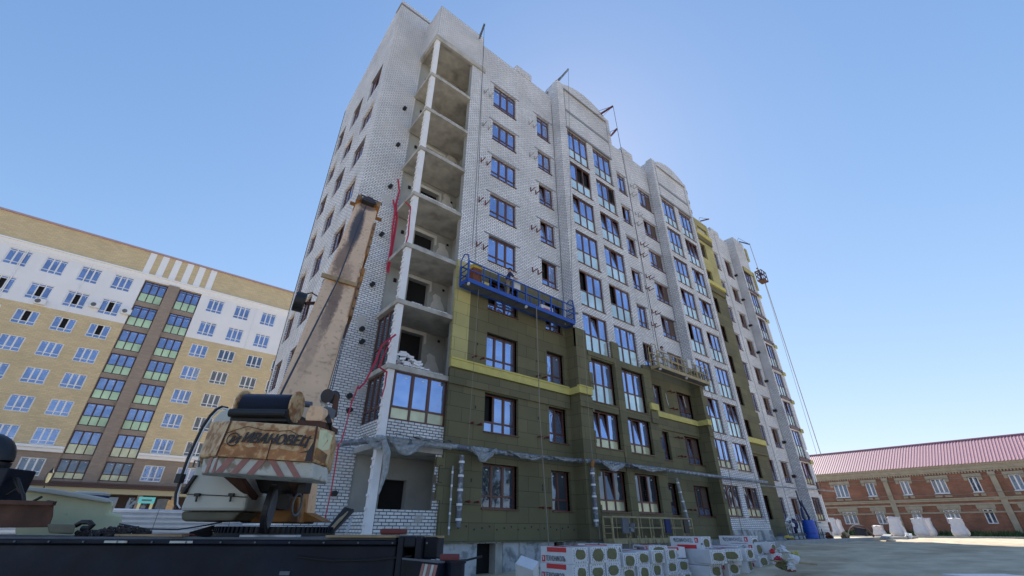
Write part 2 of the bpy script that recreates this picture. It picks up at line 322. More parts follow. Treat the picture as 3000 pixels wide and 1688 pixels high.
def put_window(b, name, x, y, z, w, h, cols, lh, fr='frame', lowm='glass', top=0, opens='', rot=0, **k):
    fm, pm = window_mesh(w, h, cols, lh, fr, lowm, top, opens, **k)
    o = bpy.data.objects.new(name, fm); C.objects.link(o); o.location = (x, y, z); o.rotation_euler = (0, 0, rot); child(o, b)
    p = bpy.data.objects.new('pane', pm); C.objects.link(p); p.parent = o
    return o

def onY(u, v, y): d = ray(u, v); return EYE + d * (y / d.y)
def onX(u, v, x): d = ray(u, v); return EYE + d * (x / d.x)

# ---------------------------------------------------------------- terrain
def gh(x, y):
    t = max(0, min(1, (max(x * 0.95, y * 0.8 - 2) - 7) / 19)); t = t * t * (3 - 2 * t); return 0.95 * t
def ground_mesh(nm, xs, ys, m, bumpy=True, off=0):
    g = G(); nx, ny = len(xs), len(ys)
    for y in ys:
        for x in xs:
            z = gh(x, y) + off
            if bumpy and 4 < x < 75 and -25 < y < 14: z += 0.03 * math.sin(x * 0.9 + 1.3 * math.sin(y * 0.7)) * math.sin(y * 0.8 + x * 0.21) + 0.015 * math.sin(x * 3.1 + y * 1.7)
            g.v.append((x, y, z))
    for j in range(ny - 1):
        for i in range(nx - 1): g.f.append([j * nx + i, j * nx + i + 1, (j + 1) * nx + i + 1, (j + 1) * nx + i]); g.m.append(0)
    return g.obj(nm, m, smooth=True)
def spread(a, b, n, lo, hi):
    s = [a + (b - a) * i / n for i in range(n + 1)]; return sorted({-1500.0, -500.0, -150.0, *[x for x in lo], *s, *[x for x in hi], 150.0, 500.0, 1500.0})
struct(ground_mesh('ground', spread(-10, 80, 120, [-60, -30], [95, 110]), spread(-30, 30, 90, [-80, -50], [45, 60, 80, 100]), 'sand'))
g = G()
pth = [((13, 13.6), (60, 13.9)), ((17, 10.6), (60, 12.4))]
n = 40
for j in range(2):
    for i in range(n + 1):
        a, b = pth[j]; x = a[0] + (b[0] - a[0]) * i / n; y = a[1] + (b[1] - a[1]) * i / n; g.v.append((x, y, gh(x, y) + 0.11))
for i in range(n): g.f.append([n + 1 + i, n + 2 + i, i + 1, i]); g.m.append(0)
struct(g.obj('path', 'asph'))
g = G()
for i in range(26):
    x = 17 + i * 1.6; y = 10.5 + (x - 17) * 1.8 / 43
    g.box(x, y - 0.08, gh(x, y) - 0.1, x + 1.55, y + 0.07, gh(x, y) + 0.2)
struct(g.obj('kerb', 'kerb', bevel=0.01))
g = G(); g.box(66, -30, 0.5, 72, 60, 0.985); struct(g.obj('road', 'asph'))
g = G(); g.box(65.7, -30, 0.5, 66, 14, 1.12); struct(g.obj('kerb', 'kerb'))

# ---------------------------------------------------------------- main building
S = [2.3, 5.2, 8.07, 10.93, 13.78, 16.74, 19.72, 22.74, 25.8]
SL = [4.3, 7.2, 10.02, 12.87, 15.87, 18.95, 21.97, 24.97]
BB = [2.33, 5.15, 7.4, 10.2, 13.02, 15.95, 18.93, 21.86, 24.78]; BT = [4.13, 6.97, 9.78, 12.53, 15.4, 18.37, 21.32, 24.36, 27.6]
b = thing('apartment_building', 'nine storey white brick block under construction, olive insulation on its lower floors', 'building', (26, 15.5, 0.95))
def WH(k): return 1.65 if k < 8 else 2.1
def opn(c, i, k):
    random.seed(c * 100 + i); return random.random() < k
g = G(); ins = G()
def holes(x0, x1, ks=range(9), dz=0): return [(x0, S[k], x1, S[k] + WH(k)) for k in ks]
Wh = holes(11.0, 12.9) + holes(14.84, 16.08)
wall(g, 'y', 15.5, 9.2, 16.5, 1.12, 31.2, Wh, 0.22)
Ch = holes(23.88, 24.97) + holes(26.72, 28.6)
wall(g, 'y', 15.5, 22.75, 28.8, 0.6, 31.0, Ch, 0.22)
Fh = holes(38.0, 39.3) + holes(41.35, 42.3) + holes(43.8, 45.2)
wall(g, 'y', 16.55, 34.6, 46.0, 0.6, 30.95, Fh, 0.22)
def bayholes(l): return [(a, BB[k], c, BT[k]) for a, c in l for k in range(9)]
B1 = [(17.25, 19.38), (20.03, 22.15)]; B2 = [(29.15, 31.25), (31.87, 33.93)]; B3 = [(46.3, 48.1)]
wall(g, 'y', 14.8, 16.5, 22.75, 0.6, 32.0, bayholes(B1), 0.2)
wall(g, 'y', 14.8, 28.8, 34.6, 0.6, 31.5, bayholes(B2), 0.2)
wall(g, 'y', 15.8, 46.0, 48.5, 0.6, 31.5, bayholes(B3), 0.2)
for x, y0, y1, z in ((16.5, 14.8, 16.6, 32.0), (28.8, 14.8, 16.6, 31.5), (46.0, 15.8, 17.6, 31.5)):
    wall(g, 'x', x, y0, y1, 0.6, z, [], 0)
for x, y0, y1, z in ((22.75, 14.8, 16.6, 32.0), (34.6, 14.8, 17.2, 31.5), (48.5, 15.8, 27.0, 31.5)):
    g.quad((x, y0, 0.6), (x, y1, 0.6), (x, y1, z), (x, y0, z))
# bay parapets: corner piers and arched gable between them
for xa, xb, zt in ((16.5, 22.75, 32.0), (28.8, 34.6, 31.5)):
    g.box(xa, 14.8, zt, xa + 0.62, 15.4, zt + 0.62); g.box(xb - 0.55, 14.8, zt, xb, 15.4, zt + 0.62)
    a0, a1 = xa + 0.62, xb - 0.55; N = 20
    arc = [(a0 + (a1 - a0) * i / N, zt + 0.45 + 0.75 * math.sin(math.pi * i / N) ** 0.8) for i in range(N + 1)]
    g.prism([(a0, 14.72, zt - 0.06)] + [(a1, 14.72, zt - 0.06)] + [(x, 14.72, z) for x, z in arc[::-1]], (0, 0.3, 0))
    g.box(xa, 15.4, zt, xa + 0.3, 16.6, zt + 0.42); g.box(xb - 0.3, 15.4, zt, xb, 16.6, zt + 0.42); g.box(xa, 16.6, 30, xb, 16.9, zt + 0.4)
# raised parapets and stubs
g.box(12.95, 15.45, 31.2, 14.4, 15.9, 31.85); g.box(25.2, 15.45, 31.0, 26.7, 15.9, 31.66); g.box(42.2, 16.5, 30.95, 44.0, 16.9, 31.5)
g.box(9.9, 15.52, 31.2, 12.95, 15.9, 31.205); g.box(46.0, 16.1, 31.5, 48.5, 17.6, 31.505)
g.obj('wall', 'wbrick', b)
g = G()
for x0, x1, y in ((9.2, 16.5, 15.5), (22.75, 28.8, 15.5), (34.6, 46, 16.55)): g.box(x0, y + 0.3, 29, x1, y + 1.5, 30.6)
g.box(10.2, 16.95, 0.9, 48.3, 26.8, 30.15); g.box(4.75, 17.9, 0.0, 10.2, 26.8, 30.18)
g.obj('core', 'dark', b)  # unseen solid block, added to stop light leaks and cast the shadow
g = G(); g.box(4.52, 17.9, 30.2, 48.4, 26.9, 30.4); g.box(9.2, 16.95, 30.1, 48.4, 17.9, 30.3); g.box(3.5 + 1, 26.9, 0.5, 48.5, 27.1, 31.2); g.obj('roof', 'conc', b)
# end facade and the front strip
g = G()
ZE = [z - 0.12 for z in S]; EW = [(18.68, 20.5), (21.85, 23.6), (25.0, 26.5)]
wall(g, 'x', 4.5, 17.5, 27.1, 0.5, 31.2, [(a, ZE[k], c, ZE[k] + WH(k) - 0.05) for a, c in EW for k in range(9)], 0.2)
g.prism([(4.5, 17.5, 31.2), (4.5, 27.1, 31.2), (4.5, 27.1, 31.35), (4.5, 17.5, 33.25)], (0.35, 0, 0))
wall(g, 'y', 17.5, 4.5, 6.55, 0.3, 31.2, [], 0); wall(g, 'y', 17.5, 4.85, 6.55, 31.2, 33.25, [], 0)
g.box(4.86, 17.505, 31.2, 7.4, 17.85, 33.2)
g.obj('end_wall', 'wbrick', b)
g = G(); g.box(4.45, 17.44, 32.75, 7.4, 17.52, 32.87); g.box(4.44, 17.52, 32.75, 4.505, 18.3, 32.87); g.obj('coping', 'lintel', b)
# grey joint band and lintels
g = G()
g.box(17.25, 14.77, 29.5, 22.3, 14.799, 29.78); g.box(29.2, 14.77, 29.1, 34.1, 14.799, 29.38)
g.box(17.15, 14.7, 27.6, 22.3, 14.83, 27.78); g.box(29.05, 14.7, 27.6, 34.1, 14.83, 27.78)
g.box(17.12, 14.66, 31.9, 22.2, 14.73, 31.98); g.box(29.42, 14.66, 31.4, 34.05, 14.73, 31.48)
for k in range(4, 9):
    for x0, x1, y in ((11.0, 12.9, 15.5), (14.84, 16.08, 15.5), (23.88, 24.97, 15.5), (26.72, 28.6, 15.5), (41.35, 42.3, 16.55), (43.8, 45.2, 16.55)):
        if y > 16 or k > 3: g.box(x0 - 0.3, y - 0.012, S[k] + WH(k) + 0.004, x1 + 0.3, y + 0.01, S[k] + WH(k) + 0.1)
for k in range(4):
    g.box(43.5, 16.538, S[k] + 1.654, 45.5, 16.56, S[k] + 1.75)
g.split('lintel_band', 'lintel', b)
g = G()     # brown sills
for k in range(9):
    for x0, x1, y in ((11.0, 12.9, 15.5), (14.84, 16.08, 15.5), (23.88, 24.97, 15.5), (26.72, 28.6, 15.5), (41.35, 42.3, 16.55), (43.8, 45.2, 16.55)):
        yy = y if (y > 16 or k > 3) else y - 0.15
        g.box(x0 - 0.02, yy - 0.06, S[k] - 0.045, x1 + 0.02, y + 0.09, S[k] - 0.002)
    for l, y in ((B1, 14.8), (B2, 14.8), (B3, 15.8)):
        for x0, x1 in l: g.box(x0 - 0.02, y - 0.05 - (0.15 if l is B1 and k < 3 else 0), BB[k] - 0.05, x1 + 0.02, y + 0.08, BB[k] - 0.003)
g.split('window_sill', 'frame', b)
# joints: thin dark expansion joints and rain marks
g = G()
for x, y, z0, z1 in ((16.44, 15.47, 12.5, 30.2), (28.66, 15.47, 11.5, 30.0), (45.85, 16.52, 1.5, 29.5), (17.22, 14.78, 28.0, 32.0), (22.3, 14.78, 27.9, 32.3), (34.08, 14.78, 2.0, 31.6), (29.22, 14.78, 27.8, 31.4), (42.9, 16.53, 2, 30.9), (9.98, 15.48, 14.2, 31.2), (25.35, 15.48, 13, 31.0)):
    g.box(x, y, z0, x + 0.035, y + 0.025, z1)
g.split('joint', 'lintel', b)

# windows
for k in range(9):
    W, H = S[k], WH(k); t = 0.4 if k == 8 else 0
    lh = 0.42; op1 = {0: 'ccc', 1: 'occ', 2: 'ccc', 3: 'occ', 8: 'ccc'}.get(k, 'ccc'); op2 = {3: 'oc', 4: 'oc', 5: 'tc', 6: 'tc', 8: 'cc'}.get(k, 'cc' if k != 1 else 'ct')
    gl = 'glass' if k else 'glassd'
    put_window(b, 'window', 11.0, 15.62, W, 1.9, H, 3, lh, top=t, opens=op1, glass=gl, lowm='glass' if k else 'glassd')
    put_window(b, 'window', 14.84, 15.62, W, 1.24, H, 2, lh, top=t, opens=op2, glass=gl, lowm='glass' if k else 'glassd')
    put_window(b, 'window', 23.88, 15.62, W, 1.09, H, 2, lh, top=t, opens={3: 'oo', 4: 'cc', 5: 'tc', 6: 'ct', 7: 'oc'}.get(k, 'cc'), glass=gl)
    put_window(b, 'window', 26.72, 15.62, W, 1.88, H, 3, lh, top=t, opens={4: 'tcg', 5: 'ctg', 7: 'tcg', 1: 'ctg', 2: 'ctg'}.get(k, 'ccg'), glass=gl)
    put_window(b, 'window', 38.0, 16.67, W, 1.3, H, 2, lh, top=t, opens='oo')
    put_window(b, 'window', 41.35, 16.67, W, 0.95, H, 2, lh, top=t, opens={1: 'tt', 2: 'cc', 5: 'ct', 7: 'oc'}.get(k, 'cc'), glass=gl)
    put_window(b, 'window', 43.8, 16.67, W, 1.4, H, 3, lh, opens='gog')
    lo = 'lowery' if k < 2 else 'lower'; lh = 0.45 if k < 2 else 1.0; T = 0.3 if k == 8 else 0; gl = 'glass' if k else 'glassd'
    hh = BT[k] - BB[k]
    oA = {8: 'ccc', 7: 'coo', 6: 'tcc', 4: 'occ', 3: 'ctc', 1: 'ttc', 0: 'ctc'}.get(k, 'ccc'); oB = {7: 'cco', 6: 'tct', 5: 'ctc', 4: 'occ', 1: 'ctc', 0: 'coc'}.get(k, 'ccc')
    put_window(b, 'balcony_glazing', 17.25, 14.9, BB[k], 2.13, hh, 3, lh, top=T, lowm=lo, opens=oA, glass=gl)
    put_window(b, 'balcony_glazing', 20.03, 14.9, BB[k], 2.12, hh, 3, lh, top=T, lowm=lo, opens=oB, glass=gl)
    oA = {5: 'tcc', 4: 'occ', 2: 'ctc', 0: 'ccc', 6: 'ccc'}.get(k, 'ccc'); oB = {7: 'ttt', 6: 'ctc', 5: 'ctc', 4: 'tcc', 2: 'ctt', 1: 'cct', 0: 'ctc'}.get(k, 'ccc')
    put_window(b, 'balcony_glazing', 29.15, 14.9, BB[k], 2.1, hh, 3, lh, top=T, lowm=lo, opens=oA, glass=gl)
    put_window(b, 'balcony_glazing', 31.87, 14.9, BB[k], 2.06, hh, 3, lh, top=T, lowm=lo, opens=oB, glass=gl)
    put_window(b, 'balcony_glazing', 46.3, 15.9, BB[k], 1.8, hh, 3, lh, lowm=lo, opens={6: 'ctc', 5: 'tcc', 1: 'tct', 3: 'ctc'}.get(k, 'ccc'), glass=gl)
    for c, (a, e) in enumerate(EW):
        put_window(b, 'window', 4.62, e, ZE[k], e - a, H - 0.05, 3, 0.42, top=t, rot=-math.pi / 2, opens='ccc' if (k + c) % 4 else 'coc')

# loggia stack: slabs, back wall, column, parapets
g = G()
for k in range(8): g.box(6.42, 15.42, SL[k] - 0.2, 9.2, 17.5, SL[k]); g.box(9.201, 15.81, SL[k] - 0.198, 9.99, 17.5, SL[k] - 0.002)
g.box(6.42, 15.42, 28.3, 10.2, 15.6, 28.72); g.box(6.42, 15.6, 28.3, 6.6, 17.5, 28.72); g.box(6.6, 15.6, 28.45, 9.99, 17.54, 28.7)
g.split('slab', 'conc', b)
g = G(); g.box(6.5, 15.49, 28.72, 9.95, 15.9, 32.05); g.box(6.5, 15.9, 28.72, 6.85, 17.5, 32.05); g.box(9.6, 15.9, 28.72, 9.95, 17.6, 32.05); g.obj('raised_parapet', 'wbrick', b)
g = G(); dr = [(7.72, 0.9, 8.85, 3.3)] + [(7.72, SL[k], 8.85, SL[k] + 2.45) for k in range(8)]
wall(g, 'y', 17.55, 6.55, 10.0, 0.5, 28.5, dr, 0.3)
g.quad((10.0, 17.55, 0.5), (10.0, 15.6, 0.5), (10.0, 15.6, 28.5), (10.0, 17.55, 28.5)); g.quad((10, 15.8, .5), (9.2, 15.8, .5), (9.2, 15.8, 28.5), (10, 15.8, 28.5))
g.quad((9.2, 15.8, 0.5), (9.2, 15.5, 0.5), (9.2, 15.5, 28.5), (9.2, 15.8, 28.5))
g.obj('loggia_wall', 'plaster', b)
g = G()
for k in range(8):     # rough untrimmed plaster edge beside the brick strip
    z = SL[k]
g.obj('loggia_edge', 'plaster', b) if g.v else None
g = G(); random.seed(3)
for k in range(2, 7):
    z = SL[k - 1]; x = 9.1; q = (z - 1.6) / 15.5 * 2.0; t = z + q
    pts = [(x, z + 0.05), (x + 0.72, z + 0.05), (x + 0.72, t + 0.25), (x + 0.62 + random.uniform(-.06, .06), t + 0.5), (x + 0.5, t + 0.62), (x + 0.45, t + 0.85), (x + 0.15, t + 0.95 + random.uniform(-.1, .05)), (x + 0.02, t + 0.8), (x + 0.08, t + 0.55), (x - 0.04, t + 0.3)]
    g.prism([(a, 17.53, c) for a, c in pts], (0, 0.015, 0))
    ch = [(8.9, z + 2.45), (7.6, z + 2.45), (7.55, z + 2.62), (7.8, z + 2.66), (8.5, z + 2.62), (9.0, z + 2.66), (9.02, z + 2.1), (8.9, z + 2.0)]
    g.prism([(a, 17.535, c) for a, c in ch], (0, 0.012, 0))
g.split('plaster_patch', 'wplaster', b)
g = G()
for k in range(-1, 8):     # the white corner column, one storey at a time with dabs of mortar
    z0 = SL[k] if k >= 0 else 0.4; z1 = SL[k + 1] - 0.2 if k < 7 else 28.3
    g.box(6.5, 15.5, z0, 6.76, 15.76, z1)
    random.seed(k)
    for i in range(9):
        z = z0 + (z1 - z0) * (i + random.random() * 0.5) / 9; g.box(6.44, 15.56, z, 6.5, 15.7, z + 0.08)
g.split('column', 'wpaint', b)
g = G(); g.box(6.78, 15.5, 4.32, 9.2, 15.68, 5.14); g.box(6.5, 15.77, 4.32, 6.68, 17.5, 5.14); g.obj('parapet', 'jbrick', b)
g = G(); g.box(6.78, 15.5, 0.6, 9.2, 15.7, 2.17); g.box(6.5, 15.77, 0.6, 6.68, 17.5, 2.1); g.obj('parapet', 'jbrick', b)
for k in range(1, 8):
    g = G()
    for i in range(int(2.3 / 0.26)): 
        if random.random() < 0.9: g.box(6.82 + i * 0.26, 15.45, SL[k], 7.06 + i * 0.26, 15.57, SL[k] + 0.065)
    g.obj('brick_edge_course', 'wbrick', b)
put_window(b, 'loggia_glazing', 6.8, 15.56, 5.14, 2.38, 1.86, 3, 0.45, lowm='lowery', opens='cco' if 0 else 'ccc')
put_window(b, 'loggia_glazing', 6.56, 17.45, 5.14, 1.65, 1.86, 3, 0.45, lowm='glassd', rot=-math.pi / 2, glass='glassd')
put_window(b, 'loggia_glazing', 6.56, 17.45, 7.25, 1.65, 2.5, 3, 0.95, lowm='glassd', rot=-math.pi / 2, glass='glassd')
g = G()     # pier of white brick at the loggia's right edge (ragged quoins at the ground floor)
for i in range(14): g.box(9.0 - (0.12 if i % 4 < 2 else 0), 15.47, 2.2 + i * 0.145, 9.22, 15.499, 2.2 + i * 0.145 + 0.14)
g.obj('quoin', 'jbrick', b)
# round vents and small holes
g = G()
for z in (2.7, 5.67, 8.55, 11.36, 14.17, 17.24, 20.3, 23.3): g.cyl((5.95, 17.3, z), (5.95, 17.6, z), 0.1, 14)
for z in (6.22, 9.12): g.cyl((5.86, 17.35, z), (5.86, 17.6, z), 0.11, 14)
g.split('vent_pipe', 'black', b)
g = G()
for k in range(8): g.box(6.95, 17.5, SL[k] + 1.9, 7.1, 17.54, SL[k] + 2.1); g.box(9.62, 17.5, SL[k] + 2.3, 9.74, 17.525, SL[k] + 2.42)
g.split('wall_hole', 'dark', b)
for k in range(1, 9): 
    g = G(); z = S[k] + 0.55; g.cyl((45.5, 16.25, z), (45.5, 16.6, z), 0.13, 10); g.split('vent_pipe', 'black', b)
# plinth with the basement door openings
g = G()
wall(g, 'y', 15.47, 9.2, 16.45, -0.3, 1.14, [(10.95, -0.3, 12.2, 1.14), (14.96, 0.75, 15.6, 1.14)], 0.5)
wall(g, 'y', 14.77, 16.45, 22.8, -0.3, 1.14, [], 0); wall(g, 'y', 15.47, 22.8, 28.75, -0.3, 1.14, [], 0)
wall(g, 'y', 14.75, 28.75, 34.65, 0.2, 1.62, [], 0); wall(g, 'x', 16.45, 14.77, 15.5, -0.3, 1.14, [], 0)
wall(g, 'y', 16.5, 34.6, 46, 0.5, 1.5, [], 0); wall(g, 'y', 15.75, 46, 48.55, 0.5, 1.5, [], 0)
g.obj('plinth', 'plinth', b)
g = G(); g.box(10.6, 15.98, -0.3, 16.0, 16.2, 1.3); g.obj('basement_dark', 'dark', b)  # black box stands for the darkness behind the door opening
g = G(); g.box(11.85, 15.5, -0.3, 12.2, 15.9, 1.12); g.box(13.0, 15.43, -0.3, 13.04, 15.47, 1.1); g.split('door_jamb', 'conc', b)

# insulation, olive
g = G()
def irag(u, z0, z1, side, y, m=0):       # ragged edge of slabs along a vertical boundary
    z = z0; random.seed(int(u * 10))
    while z < z1:
        h = random.choice((0.3, 0.6, 0.6)); d = random.uniform(0.06, 0.32); h = min(h, z1 - z)
        if random.random() < 0.7: g.box(min(u, u + side * d), y, z + 0.01, max(u, u + side * d), y + 0.14, z + h - 0.01, m)
        z += h
Wi = [(a - 0.0, bb, c, d) for a, bb, c, d in Wh]
wall(g, 'y', 15.35, 9.95, 16.35, 1.15, 13.05, [h for h in Wi if h[1] < 12] , 0.27)
wall(g, 'y', 15.35, 9.15, 9.95, 1.15, 7.62, [], 0)
g.quad((9.15, 15.5, 1.15), (9.15, 15.35, 1.15), (9.15, 15.35, 7.6), (9.15, 15.5, 7.6))
g.quad((9.15, 15.35, 1.15), (9.15, 15.5, 1.15), (16.35, 15.5, 1.15), (16.35, 15.35, 1.15))
wall(g, 'y', 14.65, 16.35, 22.9, 1.15, 10.15, bayholes(B1), 0.26); wall(g, 'x', 16.35, 14.65, 15.35, 1.15, 11.5, [], 0)
g.quad((16.35, 14.65, 10.15), (16.35, 14.8, 10.15), (22.9, 14.8, 10.15), (22.9, 14.65, 10.15))[0:0] if 0 else None
g.box(16.35, 14.65, 10.15, 17.2, 14.79, 11.25); g.box(19.4, 14.65, 10.15, 20.03, 14.79, 11.2); g.box(22.2, 14.65, 10.15, 22.9, 14.79, 10.4)
wall(g, 'y', 15.35, 22.9, 28.65, 1.15, 10.9, [h for h in Ch if h[1] < 10], 0.27); wall(g, 'x', 28.65, 14.65, 15.35, 1.15, 11.4, [], 0)
g.quad((22.9, 14.65, 1.15), (22.9, 15.35, 1.15), (22.9, 15.35, 10.15), (22.9, 14.65, 10.15))
wall(g, 'y', 14.65, 28.65, 29.0, 1.15, 11.4, [], 0); g.quad((29.0, 14.65, 1.15), (29.0, 14.8, 1.15), (29.0, 14.8, 11.4), (29.0, 14.65, 11.4))
g.quad((28.65, 14.65, 11.4), (29.0, 14.65, 11.4), (29.0, 14.8, 11.4), (28.65, 15.3, 11.4))
irag(9.15, 1.6, 4.0, -1, 15.355); irag(29.0, 1.5, 10.5, 1, 14.655); irag(17.2, 2.0, 10, 1, 14.63); irag(22.9, 1.4, 10, 1, 14.66)
# olive layers: ledges where a second layer begins, in front of the first
g.box(9.1, 15.27, 6.9, 16.28, 15.345, 7.55); g.box(16.28, 14.56, 6.95, 17.2, 14.645, 7.5); g.box(22.3, 14.56, 6.95, 22.97, 14.645, 7.6); g.box(22.97, 15.27, 6.95, 28.58, 15.345, 7.6); g.box(28.57, 14.57, 6.95, 29.02, 14.645, 7.6)
g.box(17.2, 14.6, 9.86, 19.4, 14.645, 10.1); g.box(19.42, 14.6, 1.2, 20.0, 14.645, 10.1)
g.obj('insulation', 'olive', b); g = G()
Eh = [(38.0, S[k], 39.3, S[k] + 1.65) for k in range(9)]
wall(g, 'y', 16.44, 34.6, 41.1, 1.2, 22.0, Eh, 0.3)
random.seed(5); z = 1.4
while z < 22:
    h = random.choice((0.6, 0.9, 1.2)); k = min(range(9), key=lambda q: abs(S[q] + 0.8 - z - h / 2)); 
    d = 0.13 if abs(S[k] + 0.8 - z - h / 2) < 1.1 else random.uniform(0.3, 0.75)
    g.box(41.1, 16.445, z, 41.1 + d * 0.75, 16.54, min(z + h, 22)); z += h
g.box(36, 16.3, 7.0, 41.1, 16.43, 7.75); g.box(36, 16.25, 21.9, 41.0, 16.43, 22.5); g.box(36, 16.2, 28.0, 40.85, 16.34, 28.5)
g.obj('insulation', 'olive', b); g = G()
for z in (24.6, 26.6, 27.7, 28.7, 29.9, 31.2): g.box(34.6, 14.9, z, 34.95, 15.3, z + 0.45)
g.split('insulation_offcut', 'olive', b)
# yellow insulation
g = G()
wall(g, 'y', 15.345, 9.12, 9.96, 7.95, 12.98, [], 0); g.quad((9.12, 15.5, 7.95), (9.12, 15.35, 7.95), (9.12, 15.35, 12.98), (9.12, 15.5, 12.98)); g.quad((9.12, 15.35, 12.98), (9.95, 15.35, 12.98), (9.95, 15.5, 12.98), (9.12, 15.5, 12.98))
g.obj('insulation', 'yellow', b); g = G()
wall(g, 'y', 16.35, 34.6, 41.0, 22.9, 30.9, [(38.0, S[7], 39.3, S[7] + 1.65), (38.0, S[8], 39.3, 27.6), (38.7, 29.1, 40.6, 30.0)], 0.3)
g.quad((41.0, 16.35, 22.9), (41.0, 16.55, 22.9), (41.0, 16.55, 30.9), (41.0, 16.35, 30.9))
g.quad((34.6, 16.35, 30.9), (41.0, 16.35, 30.9), (41.0, 16.55, 30.9), (34.6, 16.55, 30.9))
g.obj('insulation', 'yellow', b); g = G()
g.box(48.5, 15.7, 29.2, 48.95, 16.1, 30.9); g.box(48.5, 15.7, 25.3, 48.95, 16.0, 27.6); g.box(46.4, 15.7, 27.0, 48.6, 15.79, 27.6)
for k in range(1, 8): g.box(48.3, 15.66, BT[k] - 0.05, 48.95, 16.05, BT[k] + 0.3)
g.split('insulation', 'yellow', b)
g = G()
g.box(9.08, 15.2, 7.6, 16.2, 15.349, 7.93); g.box(9.08, 15.16, 7.93, 16.2, 15.349, 8.0)
g.box(16.2, 14.5, 7.6, 17.2, 14.649, 7.93); g.box(16.2, 14.65, 7.6, 16.349, 15.2, 7.93); g.box(16.2, 14.46, 7.93, 17.2, 14.649, 8.0)
g.box(22.3, 14.5, 7.7, 23.05, 14.649, 8.08); g.box(23.05, 15.2, 7.65, 28.5, 15.349, 7.98); g.box(28.5, 14.5, 7.65, 28.98, 14.649, 8.0); g.box(28.5, 14.65, 7.65, 28.649, 15.2, 7.98)
g.box(36, 16.15, 7.8, 40.95, 16.43, 8.2); g.box(36, 16.1, 22.5, 41.0, 16.34, 22.9); g.box(36, 16.1, 28.5, 40.8, 16.34, 28.95)
g.split('insulation_band', 'band', b)
g = G(); g.box(48.51, 15.75, 8.2, 48.72, 16.2, 25.2); g.box(48.51, 15.75, 1.1, 48.66, 16.1, 4.4); g.box(48.51, 15.75, 5.4, 48.7, 16.1, 8.0); g.split('edge_profile', 'wpaint', b)
g = G(); g.box(48.3, 15.7, 1.5, 48.62, 15.79, 2.2); g.box(48.3, 15.7, 4.4, 48.66, 15.79, 5.4)
for k in range(2, 9): g.box(46.15, 15.72, BB[k] - 0.35, 48.55, 15.79, BB[k] - 0.1)
g.split('ledge', 'frame', b)
# dowel heads and dark fixing points on the olive insulation
g = G()
for i in range(19): x = 9.6 + i * 0.36; g.box(x, 15.335, 1.55 + (i % 3) * 0.05, x + 0.05, 15.35, 1.61 + (i % 3) * 0.05)
g.obj('fixing_row', 'black', b); g = G()
for x, z in ((10.5, 6.05), (10.45, 3.2), (14.25, 3.2), (14.25, 3.05), (14.1, 6.1), (10.45, 8.9), (14.1, 8.9)): g.box(x, 15.335, z, x + 0.05, 15.35, z + 0.13)
g.split('fixing', 'black', b)
# brackets for air conditioners
def vbr(x, y, z, col):
    g = G()
    for dx in (0, 0.42):
        g = G(); g.bar((x + dx, y, z + 0.35), (x + dx, y - 0.02, z), 0.042); g.bar((x + dx, y, z + 0.02), (x + dx, y - 0.42, z + 0.06), 0.042); g.obj('bracket', col, b)
for k in range(4, 9): vbr(10.25, 15.48, S[k] + 0.5, 'redm' if k < 7 else 'conc'); vbr(14.1, 15.48, S[k] + 0.45, 'redm' if k < 7 else 'conc')
for k in range(4, 9):
    for dz, dx in ((0.35, 0), (1.45, 0.35)): vbr(25.35 + dx, 15.48, S[k] + dz, 'redm' if k < 7 else 'conc')
def sbr(x, y, z):
    g = G()
    for dx in (0, 0.42): g = G(); g.bar((x + dx, y, z), (x + dx, y - 0.3, z + 0.02), 0.045); g.box(x + dx - 0.04, y - 0.34, z - 0.05, x + dx + 0.03, y - 0.18, z + 0.02); g.obj('bracket', 'redm', b)
for k in range(4): sbr(10.25, 15.34, S[k] + (0.2 if k < 3 else 1.0)); sbr(14.05, 15.34, S[k] + 0.1 if k < 3 else S[k] + 0.8)
for k in range(1, 3):
    for dz in (0.3, 1.4): sbr(25.6, 15.34, S[k] + dz)
sbr(25.6, 15.34, S[0] + 0.3)

# ---------------------------------------------------------------- left residential building (plane y = 66)
LK = 1.65; LY = 66.0
def lx(x): return x * LK
def lz(z): return 1.6 + (z - 1.6) * LK
lb = thing('residential_building', 'finished long block of tan brick, white render and brown glazed balcony bays', 'building', (lx(-3), LY, 1.0))
cols = [-14.5, -12.68, -10.85, -9.03, -7.17, -5.32, 0.68, 2.63, 4.66, 6.6]
tops = [18.05, 16.05, 14.1, 12.33, 10.55, 8.8, 7.05, 5.3]
colsl = [-14.4, -12.6, -10.8, -8.97, -7.13, -5.3, 0.68, 2.55, 4.6, 6.5]
lh_, uh = [], []
for r, t in enumerate(tops):
    h = 1.17 if r < 2 else 1.0
    for c in (cols if r < 2 else colsl): lh_.append((lx(c), lz(t - h), lx(c + 1.14), lz(t)))
bayx = [(-3.57, -2.13), (-1.36, 0.08)]; btop = [18.12, 16.1, 14.12, 12.33, 10.58, 8.84, 7.08, 5.36]; bbot = [16.45, 14.5, 12.66, 10.9, 9.15, 7.4, 5.64, 4.2]
X0, X1 = lx(-17), lx(9)
for nm, m, z0, z1 in (('white_wall', 'wwall', 14.5, 18.2), ('tan_wall', 'ybrick', 6.0, 14.5), ('brown_wall', 'bbrick', 3.9, 5.66)):
    for xa, xb in ((-17, -3.6), (0.1, 9)): g = G(); wall(g, 'y', LY, lx(xa), lx(xb), lz(z0), lz(z1), lh_, 0.2); g.obj(nm, m, lb)
g = G()
bh = [(lx(a), lz(bbot[i]), lx(c), lz(btop[i])) for a, c in bayx for i in range(8)]
